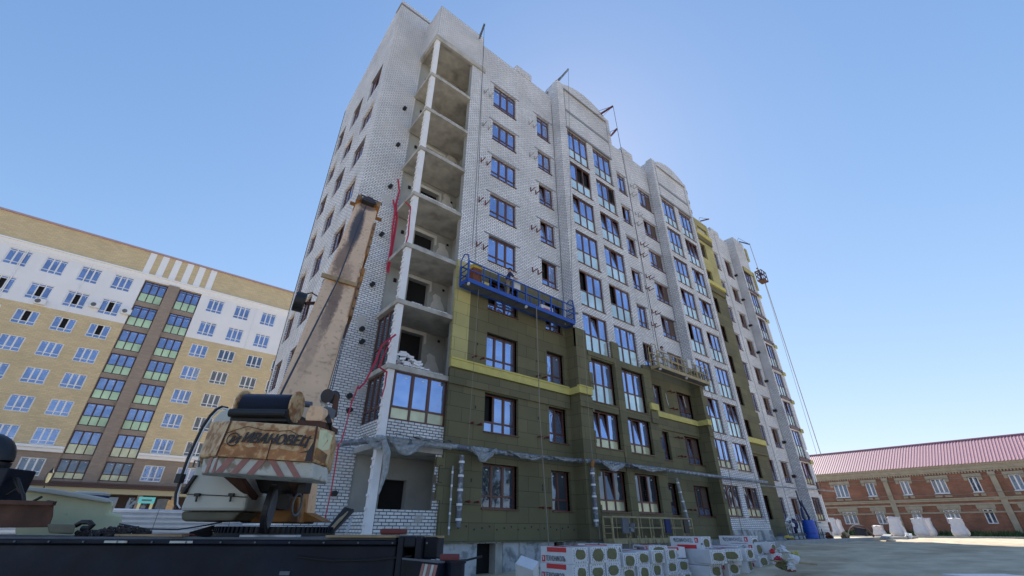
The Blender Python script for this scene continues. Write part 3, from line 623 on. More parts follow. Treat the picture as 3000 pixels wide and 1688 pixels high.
wall(g, 'y', LY + 0.12, lx(-3.6), lx(0.1), lz(3.9), lz(18.2), bh, 0.2); g.box(lx(-2.1), LY - 0.25, lz(3.9), lx(-1.4), LY + 0.12, lz(18.2)); g.obj('bay_wall', 'bbrick', lb)
g = G(); g.box(X0, LY - 0.12, lz(18.28), X1, LY + 0.3, lz(18.66)); g.box(X0, LY - 0.3, lz(18.56), X1, LY - 0.12, lz(18.66)); g.box(X0, LY - 0.04, lz(18.2), X1, LY + 0.3, lz(18.28))
for xa, xb in ((-17, -3.6), (0.1, 9)): g.box(lx(xa), LY - 0.25, lz(5.66), lx(xb), LY + 0.2, lz(5.86)); g.box(lx(xa), LY - 0.45, lz(5.86), lx(xb), LY + 0.2, lz(6.0))
g.obj('cornice', 'cornice', lb)
g = G(); g.box(X0, LY, lz(18.66), X1, LY + 0.4, lz(20.5)); g.obj('attic_wall', 'ybrick', lb)
st = [-3.98, -3.58, -3.18, -2.76, -2.36, -1.94, -1.53, -1.1, -0.72, -0.28, 0.12, 0.54]
for i in range(0, 12, 2):
    g = G(); g.box(lx(st[i]), LY - 0.05, lz(18.66), lx(st[i + 1]), LY - 0.002, lz(20.48)); g.obj('white_stripe', 'cornice', lb)
g = G(); g.box(X0, LY - 0.2, lz(20.5), X1, LY + 0.5, lz(20.62)); g.obj('coping', mat('mauve_coping', (0.42, 0.30, 0.34), 0.6), lb)
g = G(); g.box(X0, LY + 0.4, 1.0, X1, LY + 16, lz(20.5)); g.obj('core', 'mid', lb)
g = G(); g.box(X0, LY - 2.2, lz(3.72), lx(9), LY + 0.1, lz(3.95)); g.box(X0, LY - 2.3, lz(3.9), lx(9), LY - 2.1, lz(4.0)); g.obj('canopy', 'canopy', lb)
g = G(); g.box(X0, LY - 2.0, lz(3.42), lx(9), LY - 0.1, lz(3.72)); g.obj('canopy_soffit', 'soffit', lb)
g = G(); g.box(X0, LY + 0.15, 0.8, X1, LY + 0.4, lz(3.42)); g.obj('shopfront', 'canopy', lb)
for i in range(14):
    x = lx(-15 + i * 1.55); g = G(); g.box(x, LY + 0.05, 1.1, x + 1.7, LY + 0.14, lz(3.3)); g.obj('shop_window', 'glassd', lb)
g = G()
for i in range(12): x = lx(-15.3 + i * 1.8); g.box(x, LY - 1.9, 0.8, x + 0.45, LY - 1.5, lz(3.42))
g.split('canopy_column', 'bbrick', lb)
random.seed(11)
for r, t in enumerate(tops):
    h = (1.17 if r < 2 else 1.0) * LK
    for ci, c in enumerate(cols if r < 2 else colsl):
        gl = 'glassm'
        if ci >= 7 and r > 1: gl = 'glassd'
        if r == 7: gl = 'glassd' if ci < 6 else 'glassm'
        put_window(lb, 'window', lx(c), LY + 0.08, lz(t) - h, 1.14 * LK, h, 3, 0.36, 'wframe', gl, 0.3 if r < 2 else 0, glass=gl, fw=0.09, opens='coc' if (r in (1, 2) and 2 <= ci <= 5) else '')
        g = G(); g.box(lx(c) - 0.08, LY - 0.09, lz(t) - h - 0.07, lx(c + 1.14) + 0.08, LY + 0.08, lz(t) - h - 0.005); g.obj('window_sill', 'wframe', lb) if 0 else None
for bi, (a, c) in enumerate(bayx):
    for i in range(8):
        H = (btop[i] - bbot[i]) * LK
        low = 'lowerg' if i < 6 else 'lowery'
        put_window(lb, 'balcony_glazing', lx(a), LY + 0.22, lz(bbot[i]), (c - a) * LK, H, 3, H * 0.42 if i < 7 else 0.62, 'dframe', low, 0.35 if i < 2 else 0, glass='glassm' if i < 7 else 'glassd', fw=0.1)
g = G()
for x in (-6.75, -10.0, 3.0 + 1.2): g.cyl((lx(x), LY - 0.06, lz(14.5)), (lx(x), LY - 0.06, lz(18.2)), 0.05, 6)
g.split('drainpipe', 'cornice', lb)
for (x, z), lab in zip(((-8.3, 14.75), (-5.68, 15.33), (-3.95, 15.35)), ('white air conditioner under the second row window, leftmost of three', 'white air conditioner with a reddish fan, between two white wall windows', 'white air conditioner beside the brown balcony bay')):
    g = G(); g.box(lx(x) - 0.15, LY - 0.45, lz(z) - 0.32, lx(x) + 0.75, LY - 0.06, lz(z) + 0.32)
    o = thing('air_conditioner', lab, 'air conditioner', (lx(x), LY - 0.2, lz(z) - 0.3), 'air conditioners on the white wall')
    g.obj('housing', 'wframe', o, bevel=0.02); g = G(); g.cyl((lx(x) + 0.12, LY - 0.47, lz(z)), (lx(x) + 0.12, LY - 0.44, lz(z)), 0.24, 16); g.obj('fan', 'mid', o)

# ---------------------------------------------------------------- right red brick building (plane x = 84)
RK = 1.4; RX = 84.0
def ry(y): return y * RK
def rz(z): return 1.6 + (z - 1.6) * RK
rb = thing('brick_building', 'old two storey red brick building with cream trim and pink ribbed metal roof', 'building', (RX, 14, 1.0))
wu = [(16.75, 18.0, 3), (14.35, 15.1, 2), (11.47, 12.2, 2), (8.72, 9.8, 3), (6.42, 7.1, 2), (3.7, 4.45, 2), (0.9, 1.7, 2), (19.6, 20.4, 2)]
hol = [(ry(a), rz(4.68), ry(c), rz(5.93)) for a, c, n in wu] + [(ry(a), rz(2.15), ry(c), rz(3.3)) for a, c, n in wu]
g = G(); wall(g, 'x', RX, ry(-8), ry(25), 0.5, rz(6.6), hol, 0.3); g.quad((RX, ry(25), .5), (RX + 14, ry(25), .5), (RX + 14, ry(25), rz(6.6)), (RX, ry(25), rz(6.6))); g.obj('wall', 'rbrick', rb)
g = G()
g.box(RX - 0.35, ry(-8), rz(6.85), RX + 0.3, ry(25), rz(7.05)); g.box(RX - 0.22, ry(-8), rz(6.55), RX + 0.3, ry(25), rz(6.85)); g.box(RX - 0.12, ry(-8), rz(6.4), RX, ry(25), rz(6.55))
for i in range(150): y = ry(-8) + i * 0.3; g.box(RX - 0.16, y, rz(6.27), RX - 0.001, y + 0.14, rz(6.4))
g.box(RX - 0.14, ry(-8), rz(3.98), RX - 0.001, ry(25), rz(4.15)); g.box(RX - 0.24, ry(-8), rz(4.15), RX - 0.001, ry(25), rz(4.25)); g.box(RX - 0.1, ry(-8), rz(3.65), RX - 0.001, ry(25), rz(3.8)); g.box(RX - 0.06, ry(-8), rz(3.0), RX - 0.001, ry(25), rz(3.12))
g.obj('cornice', 'stone', rb)
for y in (13.3, 5.4, -2.5, 21.2):
    g = G(); g.box(RX - 0.2, ry(y) - 0.3, 0.8, RX - 0.002, ry(y) + 0.3, rz(3.98)); g.box(RX - 0.2, ry(y) - 0.27, rz(4.25), RX - 0.002, ry(y) + 0.27, rz(6.0)); g.box(RX - 0.28, ry(y) - 0.35, rz(6.0), RX - 0.002, ry(y) + 0.35, rz(6.27)); g.split('pilaster', 'stone', rb)
for a, c, n in wu:
    g = G()
    g.box(RX - 0.16, ry(a) - 0.45, rz(5.95), RX - 0.003, ry(c) + 0.4, rz(6.2)); g.box(RX - 0.12, ry(a) - 0.42, rz(5.65), RX - 0.003, ry(a) - 0.03, rz(5.95)); g.box(RX - 0.12, ry(c) + 0.03, rz(5.65), RX - 0.003, ry(c) + 0.38, rz(5.95))
    g.box(RX - 0.1, ry(a) - 0.1, rz(4.35), RX - 0.003, ry((a + c) / 2) - 0.12, rz(4.55)); g.box(RX - 0.1, ry((a + c) / 2) + 0.12, rz(4.35), RX - 0.003, ry(c) + 0.1, rz(4.55))
    g.box(RX - 0.14, ry(a) - 0.4, rz(3.32), RX - 0.003, ry(c) + 0.4, rz(3.64)); g.box(RX - 0.1, ry(a) - 0.3, rz(3.13), RX - 0.003, ry(a) - 0.02, rz(3.32)); g.box(RX - 0.1, ry(c) + 0.02, rz(3.13), RX - 0.003, ry(c) + 0.3, rz(3.32)); g.split('window_trim', 'stone', rb)
for i, (a, c, n) in enumerate(wu):
    put_window(rb, 'window', RX + 0.12, ry(c), rz(4.68), (c - a) * RK, 1.25 * RK, n, 0, 'wframe', 'glassd', rot=-math.pi / 2, glass='glassd', fw=0.09, stick=False, opens={0: 'ccc'}.get(i, ''))
    put_window(rb, 'window', RX + 0.12, ry(c), rz(2.15), (c - a) * RK, 1.15 * RK, n, 0, 'wframe', 'glassd', rot=-math.pi / 2, glass='glassd', fw=0.09, stick=False)
    g = G(); g.box(RX - 0.25, ry(a) - 0.05, rz(4.62), RX + 0.1, ry(c) + 0.05, rz(4.67)); g.obj('window_sill', 'wframe', rb)
g = G()     # ribbed roof sheet
y = ry(-8); e = (RX - 0.5, rz(7.03)); rg = (RX + 7.0, rz(1.6 + 7.42 * 90.5 / 84 * 1.0))
zr = 1.6 + 7.45 * (RX + 6) / 60.0; rg = (RX + 6.0, zr)
while y < ry(25):
    P = [(0, 0), (0.17, 0), (0.21, 0.06), (0.29, 0.06), (0.33, 0)]
    for (p, h), (q, h2) in zip(P, P[1:]): g.quad((e[0], y + p, e[1] + h), (rg[0], y + p, rg[1] + h), (rg[0], y + q, rg[1] + h2), (e[0], y + q, e[1] + h2))
    y += 0.33
g.quad((rg[0], ry(-8), rg[1]), (rg[0] + 8, ry(-8), e[1]), (rg[0] + 8, ry(25), e[1]), (rg[0], ry(25), rg[1]))
rf = g.obj('roof', 'roof', rb); g = G(); g.bar((rg[0], ry(-8), rg[1] + 0.08), (rg[0], ry(25), rg[1] + 0.08), 0.3, 0.15); g.obj('ridge_cap', 'roof', rf)
rf.data.update()
for z in (4.62, 5.95): 
    g = G()
    pts = [(RX - 0.5, ry(-3 + i), rz(z) - 0.15 * math.sin(math.pi * (i % 8) / 8)) for i in range(26)]; g.tube(pts, 0.03, 4); g.obj('wall_cable', 'rope', rb)

# ---------------------------------------------------------------- lettering
def text_mesh(s, size, shear=0.0, depth=0.004, bold=0.0):
    cu = bpy.data.curves.new('lettering', 'FONT'); cu.body = s; cu.size = size; cu.shear = shear; cu.extrude = depth; cu.offset = 0; cu.align_x = 'LEFT'
    o = bpy.data.objects.new('tmp', cu); C.objects.link(o); dg = bpy.context.evaluated_depsgraph_get(); me = bpy.data.meshes.new_from_object(o.evaluated_get(dg))
    bpy.data.objects.remove(o); me.name = 'lettering'; return me
def place_text(name, me, m, p, ax, up, parent, sx=1.0, bold=0.0):
    me = me.copy(); me.materials.clear()
    if bold:
        import bmesh as _b
        bm = _b.new(); bm.from_mesh(me); ge = _b.ops.duplicate(bm, geom=bm.verts[:] + bm.edges[:] + bm.faces[:]); _b.ops.translate(bm, verts=[v for v in ge['geom'] if isinstance(v, _b.types.BMVert)], vec=(bold, bold * 0.4, 0.0012)); bm.to_mesh(me); bm.free(); me.materials.clear()
    me.materials.append(M[m])
    ax = Vector(ax).normalized(); up = Vector(up).normalized(); n = ax.cross(up)
    mw = Matrix(((ax.x * sx, up.x, n.x, 0), (ax.y * sx, up.y, n.y, 0), (ax.z * sx, up.z, n.z, 0), (0, 0, 0, 1)))
    me.transform(Matrix.Translation(Vector(p)) @ mw); o = bpy.data.objects.new(name, me); C.objects.link(o); child(o, parent); return o

# ---------------------------------------------------------------- people
def person(label, p, rz, joints, top, legs, hairm='hair', sleeves='skin'):
    """one skinned body; shirt and trousers are slightly larger shells over it"""
    root = thing('person', label, 'person', p); root.rotation_euler.z = rz
    def skin(name, chain, m, gr=0.0):
        me = bpy.data.meshes.new(name); ids = {}; vs = []; es = []; rr = []
        for a, c in chain:
            for n in (a, c):
                if n not in ids: ids[n] = len(vs); vs.append(joints[n][0]); rr.append(joints[n][1] + gr)
            es.append((ids[a], ids[c]))
        me.from_pydata(vs, es, []); me.materials.append(M[m]); o = bpy.data.objects.new(name, me); C.objects.link(o); o.parent = root
        mod = o.modifiers.new('skin', 'SKIN'); mod.use_smooth_shade = True
        for i, v in enumerate(me.skin_vertices[0].data): v.radius = (rr[i], rr[i]); v.use_root = i == 0
        s = o.modifiers.new('sub', 'SUBSURF'); s.levels = 2; s.render_levels = 2; return o
    L = [('pelvis', 'waist'), ('waist', 'chest'), ('chest', 'neck'), ('neck', 'head'), ('head', 'crown')]
    for s in 'lr':
        L += [('chest', 'sh' + s), ('sh' + s, 'el' + s), ('el' + s, 'wr' + s), ('wr' + s, 'ha' + s), ('pelvis', 'hip' + s), ('hip' + s, 'kn' + s), ('kn' + s, 'an' + s), ('an' + s, 'toe' + s)]
    skin('body', L, 'skin')
    skin('shirt', [('pelvis', 'waist'), ('waist', 'chest'), ('chest', 'shl'), ('chest', 'shr'), ('shl', 'ell'), ('shr', 'elr')], top, 0.022)
    skin('trousers', [('pelvis', 'hipl'), ('pelvis', 'hipr'), ('hipl', 'knl'), ('knl', 'anl'), ('hipr', 'knr'), ('knr', 'anr')], legs, 0.024)
    g = G(); h = Vector(joints['head'][0]); N = 10
    for i in range(5):
        for j in range(N):
            a = math.pi * 0.5 * i / 4; t = 2 * math.pi * j / N; g.v.append((h.x + 0.112 * math.cos(a) * math.cos(t) * 0.95, h.y + 0.115 * math.cos(a) * math.sin(t), h.z + 0.06 + 0.12 * math.sin(a)))
    for i in range(4):
        for j in range(N): g.f.append([i * N + j, i * N + (j + 1) % N, (i + 1) * N + (j + 1) % N, (i + 1) * N + j]); g.m.append(0)
    o = g.obj('hair', hairm, None, smooth=True); o.parent = root
    return root
def pose(lean=0.0, reach=0.3, turn=0.0):
    J = {}
    def add(n, x, y, z, r): J[n] = ((x, y, z), r)
    add('pelvis', 0, 0, 0.95, 0.13); add('waist', 0, -0.3 * lean, 1.12, 0.12); add('chest', 0, -lean * 0.8, 1.38, 0.14); add('neck', 0, -lean, 1.52, 0.055); add('head', 0, -lean * 1.15 - 0.02, 1.66, 0.095); add('crown', 0, -lean * 1.18, 1.75, 0.07)
    for s, k in (('l', -1), ('r', 1)):
        add('sh' + s, 0.19 * k, -lean * 0.85, 1.43, 0.06); add('el' + s, 0.25 * k, -lean - 0.12 - reach * 0.3, 1.17, 0.045); add('wr' + s, 0.16 * k, -lean - 0.2 - reach, 1.12 + reach * 0.3, 0.032); add('ha' + s, 0.14 * k, -lean - 0.3 - reach, 1.13 + reach * 0.3, 0.035)
        add('hip' + s, 0.1 * k, 0, 0.88, 0.095); add('kn' + s, 0.12 * k, -0.03, 0.48, 0.062); add('an' + s, 0.12 * k, 0.02, 0.09, 0.045); add('toe' + s, 0.13 * k, -0.16, 0.04, 0.04)
    return J

# ---------------------------------------------------------------- suspended platforms
def platform(label, x0, x1, yf, yb, zf, m, group, nposts=8, hr=1.05, tilt=0.0, arch=True):
    t = thing('suspended_platform', label, 'suspended platform', ((x0 + x1) / 2, (yf + yb) / 2, zf), group)
    def Z(x): return zf + tilt * (x - x0)
    def bar(g, a, c, w, h=None): g.bar((a[0], a[1], Z(a[0]) + a[2]), (c[0], c[1], Z(c[0]) + c[2]), w, h)
    g = G()
    for y in (yf, yb): bar(g, (x0, y, 0.0), (x1, y, 0.0), 0.06, 0.2); 
    for x in (x0, x1): bar(g, (x, yf, 0.0), (x, yb, 0.0), 0.06, 0.2)
    for y, hh in ((yf, hr), (yb, hr)): bar(g, (x0, y, hh), (x1, y, hh), 0.05); bar(g, (x0, y, hh * 0.55), (x1, y, hh * 0.55), 0.04)
    for i in range(nposts + 1):
        x = x0 + (x1 - x0) * i / nposts
        for y in (yf, yb): bar(g, (x, y, 0.0), (x, y, hr), 0.07 if i % 2 == 0 else 0.045)
    for x in (x0, x1):
        for z in (0.3, 0.6, 0.9): bar(g, (x, yf, z), (x, yb, z), 0.035)
    g.obj('railing_frame', m, t)
    g = G(); n = 9
    for i in range(n):
        a = x0 + 0.05 + (x1 - x0 - 0.1) * i / n; c = x0 + 0.05 + (x1 - x0 - 0.1) * (i + 0.97) / n
        g.add([(a, yf + 0.04, Z(a) - 0.06), (c, yf + 0.04, Z(c) - 0.06), (c, yb - 0.04, Z(c) - 0.06), (a, yb - 0.04, Z(a) - 0.06), (a, yf + 0.04, Z(a) - 0.02), (c, yf + 0.04, Z(c) - 0.02), (c, yb - 0.04, Z(c) - 0.02), (a, yb - 0.04, Z(a) - 0.02)], [(0, 3, 2, 1), (4, 5, 6, 7), (0, 1, 5, 4), (1, 2, 6, 5), (2, 3, 7, 6), (3, 0, 4, 7)])
    g.obj('deck', 'mid', t)
    for x, s in ((x0, -1), (x1, 1)):
        g = G(); g.tube([(x, yb, Z(x) + 0.2), (x + s * 0.02, yb, Z(x) + 1.3), (x + s * 0.05, (yf + yb) / 2, Z(x) + 1.5), (x + s * 0.02, yf + 0.05, Z(x) + 1.35), (x, yf, Z(x) + 1.0)], 0.03, 6); g.obj('hoop', m, t) if arch else None
    for x in (x0 + 0.05, (x0 + x1) / 2, x1 - 0.05):
        g = G(); g.cyl((x - 0.03, yf, Z(x) - 0.2), (x + 0.03, yf, Z(x) - 0.2), 0.08, 12); g.obj('castor', 'lwhite', t)
    return t, Z
p1, Z1 = platform('long blue suspended platform level with the top of the olive insulation', 9.15, 16.1, 14.4, 15.05, 11.45, 'blue', None, 8, 1.0, -0.02)
g = G(); g.box(11.95, 14.5, 12.05, 12.35, 14.62, 12.6); g.obj('control_box', 'lwhite', p1)
g = G(); g.obox((13.05, 14.75, 12.4), (0.03, 0, 0), (0, 0.2, 0), (0, 0, 0.4)); g.obj('hoist', 'blue', p1) if 0 else None
p2, Z2 = platform('dirty yellow suspended platform beside the second glazed bay', 22.9, 28.75, 13.95, 14.5, 10.3, 'plat', None, 8, 1.0, 0.0)
g = G(); g.box(26.2, 13.85, 10.85, 26.6, 13.94, 11.45); g.obj('control_box', 'lwhite', p2)
g = G(); g.cyl((28.6, 14.2, 10.35), (28.6, 14.2, 11.1), 0.1, 10); g.obj('hoist', 'mid', p2)
random.seed(9)
p3, Z3 = platform('low yellow platform frame parked on the ground against the olive wall', 17.0, 23.4, 13.9, 14.4, 1.15, 'plat', None, 7, 0.95, 0.0, arch=False)
for x, c in ((17.6, 'mid'), (20.9, 'navy'), (22.5, 'black')):
    g = G(); g.box(x, 13.8, 1.45, x + 0.42, 13.88, 2.05); g.obj('control_box', c, p3)
g = G()
for i in range(9):
    x = 18.1 + i * 0.6; g.bar((x, 13.9, 1.35), (x - 0.25, 13.75, 0.75), 0.03); g.bar((x, 13.9, 1.35), (x + 0.25, 13.75, 0.75), 0.03)
g.obj('trestle_legs_pair', 'plat', p3) if 0 else g.obj('trestle', 'plat', p3)
def bucket(label, p, r, h, m, group=None):
    g = G(); g.tube([p, (p[0], p[1], p[2] + h)], [r * 0.8, r], 16); o = g.obj('bucket', m, None, smooth=False); 
    o2 = tag(o, label, 'bucket', group); g = G(); pts = [(p[0] + r * math.cos(a), p[1], p[2] + h + r * 0.9 * math.sin(a)) for a in [math.pi * i / 8 for i in range(9)]]; g.tube(pts, 0.008, 5); h_ = g.obj('handle', 'mid'); h_.parent = o; return o
bucket('dark bucket standing on the parked yellow platform', (18.4, 14.0, 1.5), 0.2, 0.35, 'pipe')
bucket('white bucket hanging outside the right end of the blue platform', (16.35, 14.5, 12.0), 0.2, 0.32, 'lwhite')
bucket('white bucket on the yellow platform near the glazed bay', (27.6, 14.1, 10.9), 0.17, 0.26, 'lwhite')
# load on the blue platform
g = G(); g.obox((9.75, 14.72, 11.95), (0.24, 0, 0), (0, 0.2, 0), (0, 0, 0.42)); o = tag(g.obj('sack', 'brownsack', bevel=0.06), 'brown and yellow sack at the left end of the blue platform', 'sack')
g = G(); g.obox((9.75, 14.72, 12.43), (0.25, 0, 0), (0, 0.21, 0), (0, 0, 0.1)); c_ = g.obj('sack_top', 'ysack', bevel=0.04); c_.parent = o
g = G(); g.obox((10.35, 14.8, 11.72), (0.22, 0, 0), (0, 0.1, 0.02), (0, 0, 0.2)); tag(g.obj('insulation_board', 'band', bevel=0.02), 'yellow wool board leaning inside the blue platform', 'insulation board')
def small_pack(p, w, d, h, label):
    g = G(); g.box(p[0], p[1], p[2], p[0] + w, p[1] + d, p[2] + h); o = tag(g.obj('insulation_pack', 'pack', bevel=0.03), label, 'insulation pack')
    g = G(); g.box(p[0] + 0.15, p[1] - 0.006, p[2] + h * 0.3, p[0] + w * 0.7, p[1] - 0.002, p[2] + h * 0.62); a = g.obj('red_print', 'pred'); a.parent = o
small_pack((13.85, 14.6, 11.38), 0.85, 0.35, 0.45, 'white pack with red print standing on the blue platform')
g = G(); g.obox((15.75, 14.75, 12.0), (0.03, 0, 0), (0, 0.05, 0.04), (0.06, 0, 0.75)); tag(g.obj('plank', 'lwhite'), 'white plank standing up at the right end of the blue platform', 'plank')
g = G(); g.obox((25.0, 14.3, 11.05), (0.9, 0, -0.02), (0, 0.16, 0.02), (0, 0, 0.03)); tag(g.obj('plank', 'wood'), 'brown board laid across the rails of the yellow platform', 'plank')
person('worker in a navy vest and cap bending over the blue platform rail', (12.0 - 0.35, 14.72, 11.4), R(70), pose(0.12, 0.15), 'navy', 'khaki')
person('worker in light clothes crouched on the yellow platform by the window', (24.3, 14.25, 10.28), R(150), pose(0.25, 0.2), 'lwhite', 'lwhite')

# roof beams and ropes
def rbeam(a, bb, m, label, post=True):
    t = thing('roof_beam', label, 'roof beam', a, 'steel beams on the roof edge that carry the platforms')
    g = G(); g.bar(a, bb, 0.12, 0.12); g.obj('beam', m, t)
    top = Vector(a) + (Vector(a) - Vector(bb)) * 0.3
    g = G(); g.tube([Vector(bb), Vector(a) + Vector((0, 0, 0.5)), top + Vector((0, 0, -0.2))], 0.02, 5); g.obj('stay_cable', 'cable', t)
ends = []
for (u, v), (u2, v2), y0, m, lab in (((1405, 112), (1419, 72), 15.4, 'pipe', 'dark steel beam above the raised loggia parapet'), ((1602, 276), (1665, 203), 15.9, 'pipe', 'thick dark beam at the left corner of the first arched gable'), ((1755, 337), (1796, 311), 14.9, 'redm', 'reddish beam sticking out right of the first arched gable'),
        ((1790, 398), (1807, 378), 15.0, 'redm', 'short reddish beam just below the first gable, over the low parapet'), ((2052, 648), (2076, 642), 16.5, 'redm', 'reddish beam over the yellow insulated parapet'), ((2166, 708), (2196, 716), 16.0, 'mid', 'beam with a stay on the far right roof corner')):
    a = onY(u, v, y0); e = onY(u2, v2, y0 - 1.35); rbeam(a, e, m, lab); ends.append(e)
def rope(pts, label, r=0.014, m='rope', group='ropes hanging from the roof beams'):
    g = G(); g.tube(pts, r, 5); return tag(g.obj('rope', m), label, 'rope', group)
rope([ends[0], (9.5, 14.4, 12.4)], 'rope from the raised parapet beam to the left end of the blue platform', 0.012, 'cable')
rope([ends[1] + Vector((0, 0, -0.1)), (16.0, 14.4, 12.4)], 'rope from the gable corner beam to the right end of the blue platform', 0.012, 'cable')
rope([(13.3, 14.38, 11.4), (13.25, 14.3, 6), (13.45, 14.2, 0.9)], 'tan rope hanging from the blue platform down to the packs', 0.022)
rope([(9.9, 14.6, 11.3), (9.95, 14.9, 4.5)], 'thin rope hanging in front of the yellow corner strip', 0.01)
rope([ends[2], ends[3] + Vector((0, -.05, 0)), (23.2, 14.0, 11.3)], 'cable from the two reddish beams down to the yellow platform', 0.02, 'cable')
rope([ends[2], ends[2] + Vector((-0.8, 0.5, -1.3)), ends[2] + Vector((-1.6, 1.0, -1.2))], 'slack loop under the reddish gable beam', 0.012, 'cable')
rope([(16.6, 14.3, 11.0), (16.55, 14.35, 6.0), (16.7, 14.4, 1.2)], 'double rope in front of the first bay corner', 0.014)
rope([(28.7, 13.95, 10.2), (28.8, 14.0, 1.4)], 'dark rope hanging below the right end of the yellow platform', 0.014, 'cable')
# small platform on the far end wall and its guy ropes
q = onX(2222, 800, 49.6); pf = thing('suspended_platform', 'small far reddish platform hanging on the right end wall of the block', 'suspended platform', (q.x, q.y, q.z - 1))
g = G()
SQ = 0.6
for dz in (-0.9, -0.3, 0.3):
    for a, c in (((0, -0.35), (0, 0.35)), ((0, 0.35), (1.2, 0.35)), ((1.2, 0.35), (1.2, -0.35)), ((1.2, -0.35), (0, -0.35))): g.bar((q.x + a[0], q.y + a[1], q.z + dz), (q.x + c[0], q.y + c[1], q.z + dz), 0.07)
for dx in (0, 0.6, 1.2):
    for dy in (-0.35, 0.35): g.bar((q.x + dx, q.y + dy, q.z - 0.9), (q.x + dx, q.y + dy, q.z + 0.35), 0.06)
g.box(q.x, q.y - 0.35, q.z - 0.95, q.x + 1.2, q.y + 0.35, q.z - 0.88); g.obj('railing_frame', 'rust', pf)
person('distant worker standing in the small far platform', (q.x + 0.5, q.y, q.z - 0.88), R(200), pose(0.1, 0.2), 'mid', 'navy')
rope([ends[5], (q.x + 0.3, q.y, q.z + 0.4)], 'upper rope from the far corner beam to the small platform', 0.03, 'rope')
e1 = onX(2407, 1338, 60.0); e2 = onX(2395, 1338, 58.0)
rope([(q.x + 1.2, q.y, q.z - 0.8), (q.x + 1.2, q.y, q.z - 0.8) if 0 else Vector((q.x + 1.2, q.y, q.z - 0.8)).lerp(e1, 0.5) + Vector((0, 0, -0.4)), e1], 'long slanting guy rope right of the block, outer of the two', 0.04, 'rope')
rope([(q.x + 1.0, q.y, q.z - 0.8), Vector((q.x + 1.0, q.y, q.z - 0.8)).lerp(e2, 0.5) + Vector((0, 0, -1.0)), e2], 'long slanting guy rope right of the block, inner of the two', 0.02, 'rope')
random.seed(21)
for x, y, z, lab in ((24.0, 15.3, 9.6, 'pale string of glue left of the bay window column'), (25.3, 15.3, 9.3, 'short pale string under the middle of the yellow platform'), (27.4, 15.3, 9.5, 'pale string under the right half of the yellow platform')):
    rope([(x, y, z), (x + 0.05, y, z - 0.4), (x + 0.12, y, z - 0.75)], lab, 0.025, 'lwhite', 'strings hanging under the yellow platform')

# ---------------------------------------------------------------- drain pipe with film along the facade
def sag(a, bb, n, s, j=0.0):
    a = Vector(a); bb = Vector(bb); return [a.lerp(bb, i / n) + Vector((0, random.uniform(-j, j), -s * math.sin(math.pi * i / n) + random.uniform(-j, j))) for i in range(n + 1)]
pp = thing('facade_pipe', 'long grey pipe wrapped in torn film running above the ground floor windows', 'pipe', (16, 14.8, 4.4))
g = G(); g.tube([(4.6, 17.25, 4.15), (6.2, 15.6, 4.3), (6.7, 15.25, 4.33), (9.2, 15.15, 4.4), (13, 15.0, 4.36), (16.2, 14.9, 4.42), (16.9, 14.4, 4.4), (22.6, 14.35, 4.42), (28.2, 14.4, 4.45), (34.7, 14.35, 4.5)], 0.1, 10); g.obj('pipe', 'pipe', pp)
random.seed(4)
def film(x0, x1, y0, y1, s, z=4.4, w=0.5, hang=0.0):
    g = G(); n = 14; m = 5; X = lambda i: x0 + (x1 - x0) * i / n
    for i in range(n + 1):
        t = i / n; sg = 0.8 * s * math.sin(math.pi * t)
        for j in range(m + 1):
            u = j / m; ww = 0.6 * w * (0.25 + 0.75 * math.sin(math.pi * t)) 
            g.v.append((X(i), y0 + (y1 - y0) * t - 0.1 - 0.08 * math.sin(j * 2.1 + i * 1.3), z + 0.05 - sg * (0.4 + 0.6 * u) - ww * u * 0.6 + random.uniform(-.03, .03)))
    for i in range(n):
        for j in range(m): k = i * (m + 1) + j; g.f.append([k, k + m + 1, k + m + 2, k + 1]); g.m.append(0)
    o = g.obj('film', 'film', pp, smooth=True); sdf = o.modifiers.new('s', 'SOLIDIFY'); sdf.thickness = 0.006
film(6.6, 8.2, 15.15, 15.1, 0.55, w=0.35); film(10.1, 11.3, 15.0, 15.0, 0.55, w=0.3); film(11.9, 14.2, 15.0, 14.95, 0.18, w=0.3); film(14.3, 16.3, 14.95, 14.8, 0.08, w=0.2); film(17.0, 18.8, 14.3, 14.3, 0.4, w=0.35); film(18.9, 22.6, 14.3, 14.3, 0.15, w=0.25); film(5.9, 6.9, 15.5, 15.2, 0.3, w=0.6)
film(6.9, 9.2, 15.12, 15.08, 0.06, z=4.5, w=0.12)
for x0, x1, y in ((6.3, 7.5, 15.2), (7.6, 9.3, 15.12), (10.2, 11.0, 15.08)):
    g = G(); pts = [(x0 + (x1 - x0) * i / 12, y, 4.36 + 0.01 * (i % 3)) for i in range(13)]; g.tube(pts, [0.1 + 0.03 * random.random() for _ in pts], 9); g.obj('film_wrap', 'film', pp)
g = G()      # film hanging over the loggia column
g.tube([(6.55, 15.1, 4.3), (6.7, 15.05, 3.9), (6.75, 15.1, 3.3), (6.65, 15.15, 2.6)], [0.1, 0.13, 0.1, 0.03], 8); g.obj('film_rag', 'film', pp)
def downpipe(x, y, z0, z1, lab, m='film', r=0.1, dx=0.0):
    t = thing('downpipe', lab, 'drainpipe', (x, y, z0), 'wrapped downpipes on the olive wall')
    g = G(); n = 14; pts = [(x + dx * (1 - i / n), y, z0 + (z1 - z0) * i / n) for i in range(n + 1)]; g.tube(pts, [r * random.uniform(0.85, 1.1) for _ in pts], 9); g.obj('wrapped_pipe', m, t)
    g = G()
    for i in range(5): z = z0 + (z1 - z0) * (i + 0.5) / 5; g.tube([(x + dx * (1 - (i + .5) / 5), y, z - 0.04), (x + dx * (1 - (i + .5) / 5), y, z + 0.04)], r * 1.12, 9)
    g.obj('tape_ring', 'wpaint', t)
